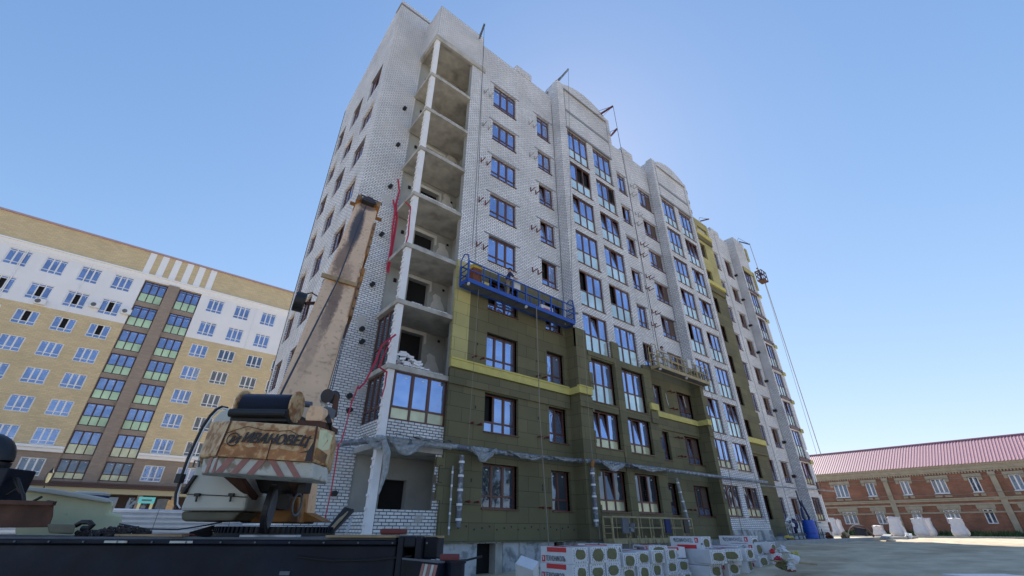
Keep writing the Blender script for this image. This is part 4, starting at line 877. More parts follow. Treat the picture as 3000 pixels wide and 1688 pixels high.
downpipe(9.82, 15.1, 1.65, 4.1, 'short film wrapped downpipe beside the loggia corner', 'pipe')
downpipe(16.6, 14.45, 1.7, 4.1, 'dark wrapped downpipe with an orange elbow at the first bay corner', 'pipe')
g = G(); g.tube([(16.6, 14.45, 4.1), (16.6, 14.4, 4.3), (16.7, 14.38, 4.4)], 0.09, 8); tag(g.obj('pipe_elbow', 'orange'), 'orange pipe elbow on top of the dark wrapped downpipe', 'pipe elbow')
downpipe(24.6, 15.1, 1.8, 4.2, 'loose film wrapped downpipe leaning between the windows behind the cradle', 'film', 0.09, 0.5)
downpipe(9.5, 15.2, 1.4, 3.7, 'flattened strip of film hanging near the brick quoins', 'film', 0.035)
pq = thing('facade_pipe', 'thin pipe crossing the far section of the block above its ground floor', 'pipe', (43, 15.9, 4.6))
g = G(); g.tube([(37.5, 16.1, 4.55), (42, 15.95, 4.65), (45.8, 15.7, 4.7), (51.5, 15.5, 4.8)], 0.05, 8); g.obj('pipe', 'pipe', pq)

# red tape
def tape(pts, w, lab, m='tape'):
    g = G(); pts = [Vector(p) for p in pts]; n = len(pts)
    for i, p in enumerate(pts):
        d = (pts[min(i + 1, n - 1)] - pts[max(i - 1, 0)]).normalized(); s = d.cross(HF).normalized() * w * (0.5 + 0.5 * random.random()); g.v += [tuple(p - s), tuple(p + s)]
    for i in range(n - 1): g.f.append([2 * i, 2 * i + 1, 2 * i + 3, 2 * i + 2]); g.m.append(0)
    o = g.obj('barrier_tape', m); md = o.modifiers.new('s', 'SOLIDIFY'); md.thickness = 0.004; tag(o, lab, 'barrier tape', 'red tape strands around the loggia')
def pxs(y, l): return [onY(u, v, y) for u, v in l]
tape(pxs(17.2, [(1166, 525), (1170, 560), (1160, 600), (1163, 640), (1155, 690), (1146, 740), (1136, 800)]), 0.07, 'upper red tape strand on the brick strip left of the loggias')
tape(pxs(17.2, [(1152, 585), (1158, 620), (1150, 670), (1146, 720), (1133, 790)]), 0.05, 'second red tape strand beside the upper one')
tape(pxs(15.3, [(1185, 590), (1203, 606), (1200, 640), (1196, 690), (1190, 710)]), 0.035, 'short red tape on the white column near the middle floors')
tape(pxs(15.3, [(1160, 980), (1120, 1010), (1100, 1060), (1070, 1120), (1050, 1140)]), 0.05, 'red tape slanting from the column over the side glazing')
tape(pxs(15.25, [(1150, 985), (1125, 1040), (1110, 1075), (1133, 1090), (1128, 1130), (1118, 1165)]), 0.04, 'red tape looped in front of the second floor loggia')
tape(pxs(15.3, [(1050, 1130), (1030, 1180), (1015, 1240), (1000, 1295), (992, 1300), (985, 1350), (970, 1440), (952, 1520)]), 0.03, 'long red tape running down to the ground left of the loggia')
# brick heap in the loggia
bp = thing('brick_heap', 'heap of loose white bricks on the third floor loggia slab', 'brick heap', (7.3, 16, 7.2)); random.seed(8); g = G()
for i in range(60):
    x = random.uniform(6.85, 8.3); h = max(0, 0.75 - abs(x - 7.3) * 0.65); z = 7.24 + random.random() * h
    a = random.uniform(-.6, .6); g.obox((x, random.uniform(15.62, 16.1), z), (0.125 * math.cos(a), 0.125 * math.sin(a), random.uniform(-.04, .04)), (-0.06 * math.sin(a), 0.06 * math.cos(a), 0), (0, 0, 0.044))
g.obj('bricks', 'wpaint', bp)

# ---------------------------------------------------------------- packs of mineral wool
TXT = text_mesh('ТЕХНОНИКОЛЬ', 0.16, 0, 0.002, 0.003)
PW, PL, PH = 0.6, 1.18, 0.375
random.seed(31)
def endpatch(w, h):
    cx, cz = w * random.uniform(0.42, 0.56), h * random.uniform(0.42, 0.58); rx = w * random.uniform(0.27, 0.37); rz = h * random.uniform(0.29, 0.4); n = 12
    return [(cx + rx * math.copysign(abs(math.cos(2 * math.pi * i / n)) ** 0.75, math.cos(2 * math.pi * i / n)) * random.uniform(0.88, 1.08), cz + rz * math.copysign(abs(math.sin(2 * math.pi * i / n)) ** 0.75, math.sin(2 * math.pi * i / n)) * random.uniform(0.85, 1.08)) for i in range(n)]
def pack(x, y, z, lab, rz=0.0, side=False, flip=False, w=PW, l=PL, h=PH, bare=True, sidex=False):
    """front left bottom corner at x,y,z; end faces -y, long side faces -x"""
    t = thing('insulation_pack', lab, 'insulation pack', (x, y, z), 'white packs of mineral wool stacked in front of the block'); t.rotation_euler.z = rz
    g = G(); nx, ny, nz = 3, 4, 3      # slightly bulging wrapped body
    def P(i, j, k):
        a, bb, c = i / nx, j / ny, k / nz; bx = math.sin(math.pi * bb) * math.sin(math.pi * c) * 0.012; by = math.sin(math.pi * a) * math.sin(math.pi * c) * 0.015; bz = math.sin(math.pi * a) * math.sin(math.pi * bb) * 0.008
        return (w * a + (-bx if i == 0 else bx if i == nx else 0), l * bb + (-by if j == 0 else by if j == ny else 0), h * c + (bz if k == nz else 0))
    def grid(f, a, bb):
        n0 = len(g.v)
        for i in range(a + 1):
            for j in range(bb + 1): g.v.append(f(i, j))
        for i in range(a):
            for j in range(bb): g.f.append([n0 + i * (bb + 1) + j, n0 + (i + 1) * (bb + 1) + j, n0 + (i + 1) * (bb + 1) + j + 1, n0 + i * (bb + 1) + j + 1]); g.m.append(0)
    grid(lambda i, j: P(i, 0, j), nx, nz); grid(lambda i, j: P(nx - i, ny, j), nx, nz); grid(lambda i, j: P(0, ny - i, j), ny, nz); grid(lambda i, j: P(nx, i, j), ny, nz); grid(lambda i, j: P(i, j, nz), nx, ny); grid(lambda i, j: P(i, ny - j, 0), nx, ny)
    o = g.obj('wrap', 'pack'); o.parent = t
    if bare:
        bare = w > 0.35
        e = endpatch(w, h); g = G(); g.prism([(a, -0.022, c) for a, c in e], (0, 0.02, 0)); o = g.obj('wool_end', 'pwool'); o.parent = t
        g = G()
        for i in range(20):
            a = 2 * math.pi * i / 20; cxx, czz = w / 2 + w * 0.41 * max(-1, min(1, 1.25 * math.cos(a))), h / 2 + h * 0.40 * max(-1, min(1, 1.25 * math.sin(a)))
            g.obox((cxx, -0.012, czz), (0.006, 0, 0.015 * (1 if i % 2 else -1)), (0, 0.008, 0), (0.005, 0, 0.003))
        o = g.obj('stitching_pattern', 'ptick'); o.parent = t
    if random.random() < 0.6:
        g = G(); g.box(w * 0.12, l * 0.3, h + 0.009, w * 0.5, l * 0.75, h + 0.012); o = g.obj('top_print', 'pred'); o.parent = t
    if side:
        y0, y1 = (l * 0.18, l * 0.78); g = G(); z0, z1 = (h * 0.68, h * 0.97) if not flip else (h * 0.05, h * 0.36)
        g.box(-0.018, y0, z0, -0.004, y1, z1); o = g.obj('red_print', 'pred'); o.parent = t
        ya, yb_, zc = (l * 0.86, l * 0.2, h * 0.1) if not flip else (l * 0.08, l * 0.78, h * 0.9)
        g = G(); c0 = l * 0.92 if not flip else l * 0.17; zz = h * 0.25 if not flip else h * 0.72; g.obox((-0.011, c0 - 0.02, zz), (0.007, 0, 0), (0, 0.06, 0), (0, 0, h * 0.19)); o = g.obj('logo', 'pred', bevel=0.004); o.parent = t
        g = G(); s = -1 if flip else 1
        for a, c, d, e_ in ((-0.035, 0.04, 0.02, 0.04), (-0.008, 0.04, -0.008, -0.04), (0.02, 0.04, 0.02, -0.04), (-0.008, 0.04, 0.02, -0.04)): g.bar((-0.021, c0 - 0.02 - s * a, zz + s * c), (-0.021, c0 - 0.02 - s * d, zz + s * e_), 0.01)
        o = g.obj('logo_mark', 'wpaint'); o.parent = t
        me = TXT.copy(); me.materials.clear(); me.materials.append(M['ptxt']); xs = [v.co.x for v in me.vertices]; sc_ = (l * 0.62) / max(xs)
        if not flip: mw = Matrix(((0, 0, -1, -0.016), (-sc_, 0, 0, l * 0.83), (0, 1, 0, h * 0.13), (0, 0, 0, 1)))
        else: mw = Matrix(((0, 0, -1, -0.016), (sc_, 0, 0, l * 0.26), (0, -1, 0, h * 0.86), (0, 0, 0, 1)))
        me.transform(mw); o = bpy.data.objects.new('lettering', me); C.objects.link(o); o.parent = t
    return t
ordn = ['first', 'second', 'third', 'fourth', 'fifth', 'sixth', 'seventh', 'eighth', 'ninth', 'tenth', 'eleventh', 'twelfth', 'thirteenth', 'fourteenth']
rown = ['bottom', 'second', 'third']
X0p, Yp = 9.42, 9.1
for r in range(3):
    for i in range(3):
        j = random.uniform(-0.03, 0.03)
        pack(X0p + i * 0.64 + random.uniform(0, .02) + (0.02 * r if i else 0), Yp + j + (0.02 if i else 0), 0.07 + r * 0.375, 'white pack, ' + rown[r] + ' row up, ' + ('printed long side showing at the left corner' if i == 0 else ordn[i] + ' from the left corner of the stack'), random.uniform(-.02, .02), side=i == 0, h=0.37)
for r in range(3):
    for i in range(5 if r < 2 else 4):
        x = X0p + 2.0 + i * 0.66; z = 0.0 + gh(x, Yp) * 0.6 - 0.03 + r * 0.33
        pack(x, Yp + random.uniform(-.06, .06) - 0.02 * i, z, 'lower white pack right of the printed corner stack, ' + rown[r] + ' row, ' + ordn[i] + ' along', random.uniform(-.05, .05), h=0.325)
for r in range(2):
    for i in range(6):
        x = X0p + 5.4 + i * 0.72; z = gh(x, 8.6) - 0.02 + r * 0.35
        pack(x, 8.5 - 0.25 * (i % 3) + random.uniform(-.1, .1), z, 'white pack in the loose right part of the stack, ' + rown[r] + ' row, ' + ordn[i] + ' along', random.uniform(-.25, .2), side=(i in (1, 4)), flip=True, h=0.34)
for i, (u, v, y, rz, fl) in enumerate(((1800, 1628, 9.5, 0.25, False), (1905, 1630, 9.3, -0.5, True), (2010, 1632, 9.2, 0.9, False), (2120, 1640, 8.2, -0.7, True), (2175, 1655, 8.0, 0.5, False))):
    q = onY(u, v, y); pack(q.x, y, q.z - 0.02, 'white pack thrown askew over the stack, ' + ordn[i] + ' of the askew ones from the left', rz, side=True, flip=fl, h=0.3)
def zat(u, v, y): return onY(u, v, y)
q = onY(2060, 1611, 8.9); pack(q.x, 8.9, q.z, 'white pack with upside down print on top of the middle of the stack', 0.0, side=True, flip=True)
q = onY(2206, 1606, 8.6); pack(q.x, 8.6, q.z, 'long white pack with upside down print, highest of the right part', 0.04, side=True, flip=True)
q = onY(2085, 1652, 8.3); pack(q.x, 8.3, q.z, 'white pack under the upside down one with a round bare end', -0.35, h=0.36)
q = onY(2222, 1640, 8.4); pack(q.x - .1, 8.4, q.z, 'white pack with a red block print below the highest pack', 0.1, side=True, h=0.36)
_q = onY(1562, 1690, 8.9); pack(_q.x, 8.9, _q.z - 0.2, 'white pack tipped on its corner left of the printed corner stack', -0.3, side=False, bare=False, w=0.3, h=0.42, l=0.45).rotation_euler = (0.3, -0.55, 0.3)
g = G(); g.add([(10.4, 9.0, 1.235), (12.3, 9.05, 1.235), (12.2, 10.2, 1.25), (10.5, 10.2, 1.25)], [(0, 1, 2, 3)]); 
# torn wrappings, sacks and boards at the right end of the stack
def blob(x, y, z, r, m, lab, cat='wrapper', sq=(1, 1, 0.7), group='torn wrappings and sacks right of the stack'):
    g = G(); n, k = 10, 7; random.seed(int(x * 97 + y * 31))
    for i in range(k + 1):
        for j in range(n):
            a = math.pi * i / k; t = 2 * math.pi * j / n; rr = r * random.choice((0.45, 0.75, 1.0, 1.25)) * random.uniform(0.8, 1.1); g.v.append((x + rr * math.sin(a) * math.cos(t) * sq[0], y + rr * math.sin(a) * math.sin(t) * sq[1], z + rr * math.cos(a) * sq[2]))
    for i in range(k):
        for j in range(n): g.f.append([i * n + j, i * n + (j + 1) % n, (i + 1) * n + (j + 1) % n, (i + 1) * n + j]); g.m.append(0)
    return tag(g.obj(cat.replace(' ', '_'), m, smooth=False), lab, cat, group)
def onG(u, v, z): d = ray(u, v); return EYE + d * ((z - 1.6) / d.z)
for u, v, zz, r, m, lab in ((2245, 1598, 1.05, 0.28, 'pack', 'crumpled white wrapper beside the highest pack'), (2262, 1615, 0.95, 0.16, 'pred', 'red corner of a torn wrapper near the highest pack'), (2290, 1612, 0.95, 0.33, 'pack', 'large crumpled wrapper at the right end of the stack'), (2325, 1640, 0.85, 0.25, 'pack', 'white wrapper lying on the boards'),
        (2295, 1655, 0.7, 0.3, 'pwool', 'bare wool slab slumped at the stack end'), (2282, 1640, 0.8, 0.2, 'tape', 'pink and white bag on the sand'), (2318, 1660, 0.7, 0.2, 'lwhite', 'small white bag on the sand'), (2330, 1625, 0.85, 0.24, 'band', 'yellow bent wool offcut on the boards')):
    q = onG(u, v, zz) if zz < 1.3 else None; blob(q.x, q.y, q.z, r * 0.62, m, lab, 'wrapper')
g = G(); q = onG(2325, 1648, 0.75); g.obox(q, (0.7, -0.3, -0.06), (0.05, 0.09, 0), (0, 0, 0.02)); tag(g.obj('board', 'wood'), 'long timber board lying right of the torn wrappers', 'board')
g = G(); q = onG(2318, 1668, 0.62); g.obox(q, (0.11, 0, 0), (0, 0.08, 0), (0, 0, 0.06)); tag(g.obj('block', 'redm'), 'small dark red block on the sand', 'block')
g = G(); q = onG(2900, 1684, 0.75); g.obox((q.x, q.y, 0.62), (0.6, -0.45, 0), (0.25, 0.33, 0), (0, 0, 0.12)); tag(g.obj('insulation_pack', 'pack', bevel=0.03), 'single white pack lying on the sand at the lower right', 'insulation pack')

# ---------------------------------------------------------------- far ground things: big bags, barrel, debris
def bigbag(u, v0, v1, w, lab, x=76.0, tilt=0.0):
    tilt = 0.0
    a = onX(u, v0, x); t = onX(u, v1, x); h = t.z - a.z; a.z = 1.0
    g = G(); n, k = 16, 9; random.seed(u)
    for i in range(k + 1):
        f = i / k; rr = w / 2 * (0.92 + 0.12 * math.sin(math.pi * f * 2.3) if 0 < i < k - 1 else 0.8 if i == k - 1 else 0.88 if i == k else 0.75)
        for j in range(n):
            tt = 2 * math.pi * j / n; c, s = math.cos(tt), math.sin(tt); q = 0.95 / max(abs(c), abs(s)) ** 0.8
            g.v.append((a.x + rr * c * q * random.uniform(.95, 1.05), a.y + rr * s * q * random.uniform(.95, 1.05) + tilt * f * h, a.z + h * f + (random.uniform(-.12, .12) if i == k else 0)))
    for i in range(k):
        for j in range(n): g.f.append([i * n + j, i * n + (j + 1) % n, (i + 1) * n + (j + 1) % n, (i + 1) * n + j]); g.m.append(0)
    g.f.append(list(range(k * n, k * n + n))); g.m.append(0)
    tag(g.obj('big_bag', 'bag', smooth=True), lab, 'big bag', 'white big bags along the brick building')
for u, v0, v1, w, lab, x in ((2443, 1560, 1510, 1.3, 'full white big bag nearest the corner of the block', 74), (2462, 1560, 1513, 1.0, 'narrow white big bag just right of the first one', 76), (2578, 1562, 1533, 1.3, 'low crumpled white bag under a ground floor window', 77), (2633, 1562, 1507, 1.45, 'upright white big bag, fourth from the block', 74),
        (2703, 1560, 1506, 1.45, 'white big bag leaning against another one', 74), (2725, 1558, 1506, 1.2, 'white big bag half hidden behind its neighbour', 78), (2812, 1554, 1500, 1.45, 'rightmost white big bag with a small tear', 74)):
    bigbag(u, v0, v1, w, lab, x, 0.16 if u > 2600 else 0.08)
q = onG(2380, 1578, 1.0); g = G(); B0 = onY(2383, 1585, 14.2)
g = G(); bx, by = 44.5, 14.0; p0 = onY(2383, 1585, 14.0); p1_ = onY(2370, 1549, 14.0); g.tube([(p0.x, 14.0, 0.95), (p0.x, 14.0, 0.99), (p0.x, 14.0, 1.4), (p0.x, 14.0, 1.42), (p0.x, 14.0, 1.78), (p0.x, 14.0, 1.8), (p0.x, 14, 2.2), (p0.x, 14, 2.24)], [0.38, 0.42, 0.42, 0.45, 0.45, 0.42, 0.42, 0.38], 24); tag(g.obj('barrel', 'barrel', smooth=False), 'bright blue plastic barrel beside the far end of the block', 'barrel')
random.seed(12)
cr = thing('cradle_frame', 'tangled steel cradle with hoses and a standing pole by the far wall', 'steel frame', (39, 14.8, 1.0))
g = G(); g.box(35.5, 14.2, 1.25, 42.0, 14.9, 1.4)
for i in range(9):
    x = 35.7 + i * 0.75; g.bar((x, 14.2, 0.95), (x, 14.2, 2.2 if i % 2 else 1.7), 0.06)
g.bar((35.5, 14.2, 2.1), (42, 14.2, 2.1), 0.05); g.bar((39.6, 14.3, 1.0), (39.5, 14.4, 4.2), 0.09); g.bar((40.6, 14.3, 1.0), (40.0, 14.4, 3.6), 0.05); g.obj('frame', 'mid', cr)
g = G(); g.tube([(39, 14.2, 3.0), (38.6, 14.1, 2.4), (39.2, 14.1, 1.9), (39.7, 14.1, 2.4), (39.3, 14.1, 3.0), (39.0, 14.2, 3.5)], 0.07, 7); g.obj('hose', 'navy', cr)
blob(36.6, 14.3, 1.9, 0.4, 'pack', 'red and white bundle hanging at the left end of the far cradle', 'sack', (0.9, 0.6, 1.0), None)
blob(37.6, 14.4, 1.8, 0.4, 'navy', 'dark jacket hanging on the far cradle', 'jacket', (0.7, 0.5, 1.2), None)
for i, (x, y, s, m, lab) in enumerate(((33.6, 13.4, 0.22, 'ysack', 'yellow sack of mix on the path'), (46.0, 14.1, 0.35, 'wood', 'pile of brown boards right of the blue barrel'), (43.4, 14.4, 0.3, 'brownsack', 'reddish rubble left of the blue barrel'), (32, 12.8, 0.12, 'mid', 'dark stone on the path edge'), (55, 12, 0.3, 'wpaint', 'white lump on the sunlit sand'))):
    blob(x, y, gh(x, y) + s * 0.5 + 0.08, s, m, lab, 'rubble', (1.6, 1, 0.8), None)
g = G(); g.bar((30, 12.2, 1.1), (36, 12.6, 1.1), 0.1, 0.05); tag(g.obj('board', 'black'), 'long dark board on the concrete path', 'board')
g = G(); g.bar((40, 10, 1.15), (47, 11.5, 1.3), 0.5, 0.1); tag(g.obj('slab', 'kerb'), 'concrete slab lying across the end of the path', 'slab')
wh = thing('wheelbarrow', 'wheelbarrow tipped over near the sunlit sand', 'wheelbarrow', (62, 17, 1.0))
q = onX(2520, 1565, 62); g = G(); n = 12
g.tube([(62, q.y + 1.1 * math.cos(math.pi * i / n), 1.0 + 1.1 * math.sin(math.pi * i / n)) for i in range(n + 1)], 0.05, 6); g.obj('frame', 'mid', wh)
g = G(); g.obox((61.8, q.y - 0.2, 1.5), (0.3, 0, 0), (0, 0.5, 0.1), (0.1, 0, 0.35)); g.obj('tub', 'bsteel', wh, bevel=0.05)
g = G(); g.bar((61.8, q.y - 0.6, 2.0), (61.8, q.y - 1.2, 1.0), 0.12); g.obj('handle', 'rust', wh)
# weeds along the brick building
random.seed(2); g = G()
for i in range(2600):
    y = random.uniform(-8, 34); x = random.uniform(80.5, 83.8); h = random.uniform(0.15, 0.8); a = random.uniform(0, 6.28); s = random.uniform(0.1, 0.28)
    g.add([(x - s * math.cos(a), y - s * math.sin(a), 0.95), (x + s * math.cos(a), y + s * math.sin(a), 0.95), (x + random.uniform(-.2, .2), y + random.uniform(-.2, .2), 0.95 + h)], [(0, 1, 2)])
o = g.obj('grass', 'grass'); tag(o, 'dark weeds growing along the foot of the brick building', 'weeds'); o['kind'] = 'stuff'
# sand heaps
for x, y, r, h in ((24, -6.5, 3.5, 0.3), (60, 3, 4, 0.25)):
    g = G(); n, k = 26, 8; random.seed(int(x))
    for i in range(k + 1):
        for j in range(n): f = i / k; t = 2 * math.pi * j / n; g.v.append((x + r * 1.5 * f * math.cos(t), y + r * 0.6 * f * math.sin(t), gh(x, y) - 0.1 + h * (math.cos(math.pi * f) * 0.5 + 0.5) * random.uniform(.85, 1.1)))
    for i in range(k):
        for j in range(n): g.f.append([i * n + j, (i + 1) * n + j, (i + 1) * n + (j + 1) % n, i * n + (j + 1) % n]); g.m.append(0)
    struct(g.obj('sand_heap', 'sand', smooth=True))

# ---------------------------------------------------------------- truck crane
cr0 = at(800, 1560, 7.6); cr0.z = 0
tc = thing('truck_crane', 'rusty cream truck crane with raised telescopic boom and striped counterweight', 'truck crane', cr0)
def vdir(u):
    d = ray(u, 1540); d.z = 0; return d / d.dot(HF)
def zfix(p, z): p = Vector(p); p.z = z; return p
# counterweight: top ring and bottom ring of five points
def band(pts, hds, z): return [zfix(at(u, v, h), z) for (u, v), h in zip(pts, hds)]
zt = at(800, 1240, 5.6).z; zb = at(780, 1345, 5.6).z
T = [at(620, 1233, 6.05), at(678, 1232, 5.65), at(930, 1248, 5.65), at(982, 1264, 6.0)]; Bm = [at(582, 1340, 6.05), at(634, 1336, 5.65), at(912, 1353, 5.65), at(958, 1366, 6.0)]
def back(ps, d): return [ps[0] + vdir(610) * d, ps[3] + (vdir(975) + HR * 0.04) * d][::-1]
TT = T + back(T, 0.95); BB_ = Bm + back(Bm, 0.95)
g = G(); g.loft(BB_, TT); g.obj('counterweight', 'bal', tc, bevel=0.03)
B2 = [Bm[0].lerp(Bm[1], 0.12) + HF * 0.06 + UP * -0.004, Bm[1] + HF * 0.05 + UP * -0.004, Bm[2] + HF * 0.05 + UP * -0.004, Bm[3] + HF * 0.1 + HR * -0.03 + UP * -0.004]; B3 = [p - UP * 0.175 + HF * 0.05 for p in B2]
g = G(); g.loft(B3 + back(B3, 0.3), B2 + back(B2, 0.3)); low = g.obj('counterweight_skirt', 'cwht', tc, bevel=0.02)
g = G()      # red warning stripes, mirrored about the middle
def onf(s, t, P, Q, P2, Q2, off=0.008): 
    a = P.lerp(Q, s); c = P2.lerp(Q2, s); return a.lerp(c, t) - HF * off
P, Q, P2, Q2 = B3[1], B3[2], B2[1], B2[2]
for s in (0.0, 0.17, 0.33):
    for sg in (-1, 1):
        def X(s_, t): return onf(0.52 + sg * (s_ + (0.12 * (1 - t))), t, P, Q, P2, Q2)
        a, c = s + 0.01, s + 0.085
        if sg > 0 and s > 0.3: continue
        v = [X(a, 0), X(c, 0), X(c, 1), X(a, 1)]; g.prism([p for p in v] if sg > 0 else v[::-1], HF * 0.006)
for s in (0.25, 0.7):
    v = [B3[0].lerp(B3[1], s) - HF * 0.01, B3[0].lerp(B3[1], s + 0.2) - HF * 0.01, B2[0].lerp(B2[1], min(1, s + 0.45)) - HF * 0.01, B2[0].lerp(B2[1], min(1, s + 0.25)) - HF * 0.01]; g.prism(v, HF * 0.006)
so_ = g.obj('warning_stripe', 'cred'); child(so_, tc)
# lettering and emblem on the front plate
fx = (T[2] - T[1] + Bm[2] - Bm[1]).normalized(); fy = ((T[1] - Bm[1]) + (T[2] - Bm[2])).normalized(); fn = fx.cross(fy).normalized()
tm = text_mesh('ИВАНОВЕЦ', 0.165, 0.35, 0.003, 0.004); wv = max(v.co.x for v in tm.vertices)
pa = Bm[1].lerp(T[1], 0.40).lerp(Bm[2].lerp(T[2], 0.42), 0.20) ; pb = Bm[1].lerp(T[1], 0.40).lerp(Bm[2].lerp(T[2], 0.42), 0.94)
place_text('lettering', tm, 'stain', pa + fn * 0.022, fx, fy, tc, (pb - pa).length / wv, 0.018)
g = G(); ec = Bm[1].lerp(T[1], 0.47).lerp(Bm[2].lerp(T[2], 0.47), 0.115) + fn * 0.02; n = 24
ring = [ec + fx * 0.075 * math.cos(2 * math.pi * i / n) + fy * 0.075 * math.sin(2 * math.pi * i / n) for i in range(n + 1)]; g.tube(ring, 0.006, 5, cap=False); g.obj('emblem_ring', 'stain', tc)
tm2 = text_mesh('И', 0.12, 0.3, 0.003, 0.012); place_text('emblem', tm2, 'stain', ec - fx * 0.06 - fy * 0.045, fx, fy, tc, 1.35, 0.01)
g = G(); g.prism([Bm[1].lerp(T[1], h).lerp(Bm[2].lerp(T[2], h), s) + fn * 0.0035 for s, h in ((0.004, 0.0), (0.996, 0.0), (0.996, 0.28), (0.9, 0.33), (0.8, 0.25), (0.66, 0.3), (0.55, 0.26), (0.42, 0.33), (0.3, 0.28), (0.2, 0.35), (0.1, 0.32), (0.004, 0.38))], -fn * 0.002); g.obj('rust_wash', 'balrust', tc)
# weld seams, a hanging wire and rust streak on the plate
g = G(); g.tube([Bm[1].lerp(T[1], 0.62) + fn * .012] + [Bm[1].lerp(T[1], h).lerp(Bm[2].lerp(T[2], h), s) + fn * 0.012 for s, h in ((0.1, .74), (0.22, .86), (0.4, .78), (0.6, .78), (0.7, .82), (0.85, .66), (0.98, .62))], 0.004, 5); g.obj('wire', 'rust', tc)
for i in (1, 2):
    g = G(); g.bar(Bm[i] + fn * 0.005, T[i] + fn * 0.005, 0.018); g.obj('seam', 'rust', tc)
g = G(); m_ = Bm[1].lerp(Bm[2], 0.53); g.bar(m_ + fn * 0.004, m_ + fy * 0.25 + fn * 0.004, 0.012); g.obj('seam', 'rust', tc)
def patch(l, m, off=0.006, nm='paint_patch'):
    g = G(); g.prism([Bm[2].lerp(Bm[3], s).lerp(T[2].lerp(T[3], s), h) + (Bm[3] - Bm[2]).cross(UP).normalized() * off for s, h in l], -((Bm[3] - Bm[2]).cross(UP).normalized()) * (off - 0.001)); return g.obj(nm, m, tc)
patch([(0.2, 0.42), (0.5, 0.38), (0.85, 0.45), (0.9, 0.86), (0.5, 0.95), (0.15, 0.9)], 'lime'); patch([(0.12, 0.1), (0.8, 0.05), (0.85, 0.3), (0.5, 0.36), (0.15, 0.4)], 'orange')
g = G(); g.prism([Bm[1].lerp(T[1], h).lerp(Bm[2].lerp(T[2], h), s) + fn * 0.005 for s, h in ((0.93, 0.0), (1.0, 0.0), (1.0, 0.5), (0.985, 0.52), (0.95, 0.3), (0.85, 0.22), (0.94, 0.24))], -fn * 0.004); g.obj('paint_patch', 'stain', tc)
# winch drum on top
g = G(); a = at(712, 1190, 6.2); c = at(866, 1206, 6.2); c.z = a.z - 0.01; n = 22
pts = [a.lerp(c, i / (2 * n)) for i in range(2 * n + 1)]; g.tube(pts, [0.125 if i % 2 else 0.172 for i in range(2 * n + 1)], 22); ro = g.obj('winch_drum', 'drumc', tc)
for p, s in ((a, -1), (c, 1)):
    ax = (c - a).normalized(); ax2 = (ax + HF * 0.0).normalized(); g = G(); g.tube([p - ax2 * 0.012, p + ax2 * 0.012], 0.215, 28); g.obj('drum_flange', 'bal', tc)
g = G(); g.tube([a - HF * 0.24 - UP * 0.15, c - HF * 0.24 - UP * 0.15], 0.055, 14); g.obj('guard_tube', 'black', tc)
g = G(); g.obox((a + c) / 2 - UP * 0.16 + HF * 0.1, (c - a) / 2, HF * 0.3, UP * 0.08); g.obj('winch_gap_shade', 'black', tc)  # black box stands for the shade in the gap below the drum
g = G(); g.tube([at(765, 1172, 6.7), at(912, 1186, 6.7)], 0.045, 12); g.obj('cross_tube', 'mid', tc)
g = G(); q = at(922, 1211, 6.0); g.prism([at(894, 1232, 5.9), at(897, 1212, 5.9), at(908, 1188, 5.9), at(944, 1190, 5.9), at(947, 1212, 5.9), at(941, 1234, 5.9)], HF * 0.4); g.obj('bracket_box', 'cream', tc, bevel=0.01)
g = G(); g.prism([at(870, 1246, 5.85), at(873, 1231, 5.85), at(952, 1236, 5.85), at(949, 1253, 5.85)], HF * 0.5); g.obj('bracket_plate', 'rust', tc)
g = G(); a = at(958, 1160, 6.3); c = at(978, 1164, 6.5); g.tube([a, a.lerp(c, .1), a.lerp(c, .9), c], [0.10, 0.08, 0.08, 0.10], 16); g.obj('auxiliary_winch', 'stain', tc)
g = G(); g.prism([at(982, 1152, 6.3), at(988, 1160, 6.3), at(982, 1215, 6.3), at(970, 1225, 6.3), at(968, 1210, 6.3)], HF * 0.08); g.obj('winch_plate', 'rust', tc)
g = G(); g.tube([at(950, 1150, 6.4), at(945, 1170, 6.4), at(952, 1195, 6.4)], 0.045, 8); g.obj('hydraulic_motor', 'cwht', tc)
for k in range(4):
    g = G(); g.tube([at(950 + 4 * k, 1215, 6.1), at(962 + 3 * k, 1240, 5.9), at(972 - 2 * k, 1262, 6.1)], 0.014, 6); g.obj('hose', 'black', tc)
g = G(); a = at(960, 1212, 6.2); g.obox(a, HR * 0.07, HF * 0.1, UP * 0.07); g.obj('valve_block', 'mid', tc, bevel=0.01)
# telescopic boom
bl, br_ = at(813, 1175, 7.0), at(949, 1176, 7.0); sc_b = 2.16
hb = 7.0
def camz(p): return (p - EYE).dot(CF)
cz0 = camz(bl); 
def atcz(u, v, cz): d = ray(u, v); return EYE + d * cz
cz1 = cz0 * 136 / 61.0
tl, tr = atcz(1047, 598, cz1), atcz(1108, 600, cz1); bl, br_ = atcz(813, 1175, cz0), atcz(949, 1176, cz0)
base = (bl + br_) / 2; tip = (tl + tr) / 2; ax = (tip - base).normalized(); wx = (br_ - bl).normalized(); wx = (wx - ax * wx.dot(ax)).normalized(); dn = wx.cross(ax).normalized()
vv = (base + tip) / 2 - EYE; dn = (vv - ax * vv.dot(ax)).normalized(); wx = ax.cross(dn); wx = wx if wx.dot(HR) > 0 else -wx
W = (br_ - bl).length / 2; Lb = (tip - base).length; base = base - ax * 0.35; Lb += 0.35
ch = 0.14 * W
def sec(c, w, d0=0.0, h=0.7):
    return [c - wx * w + dn * (d0 + ch), c - wx * (w - ch) + dn * d0, c + wx * (w - ch) + dn * d0, c + wx * w + dn * (d0 + ch), c + wx * w + dn * (d0 + h), c - wx * w + dn * (d0 + h)]
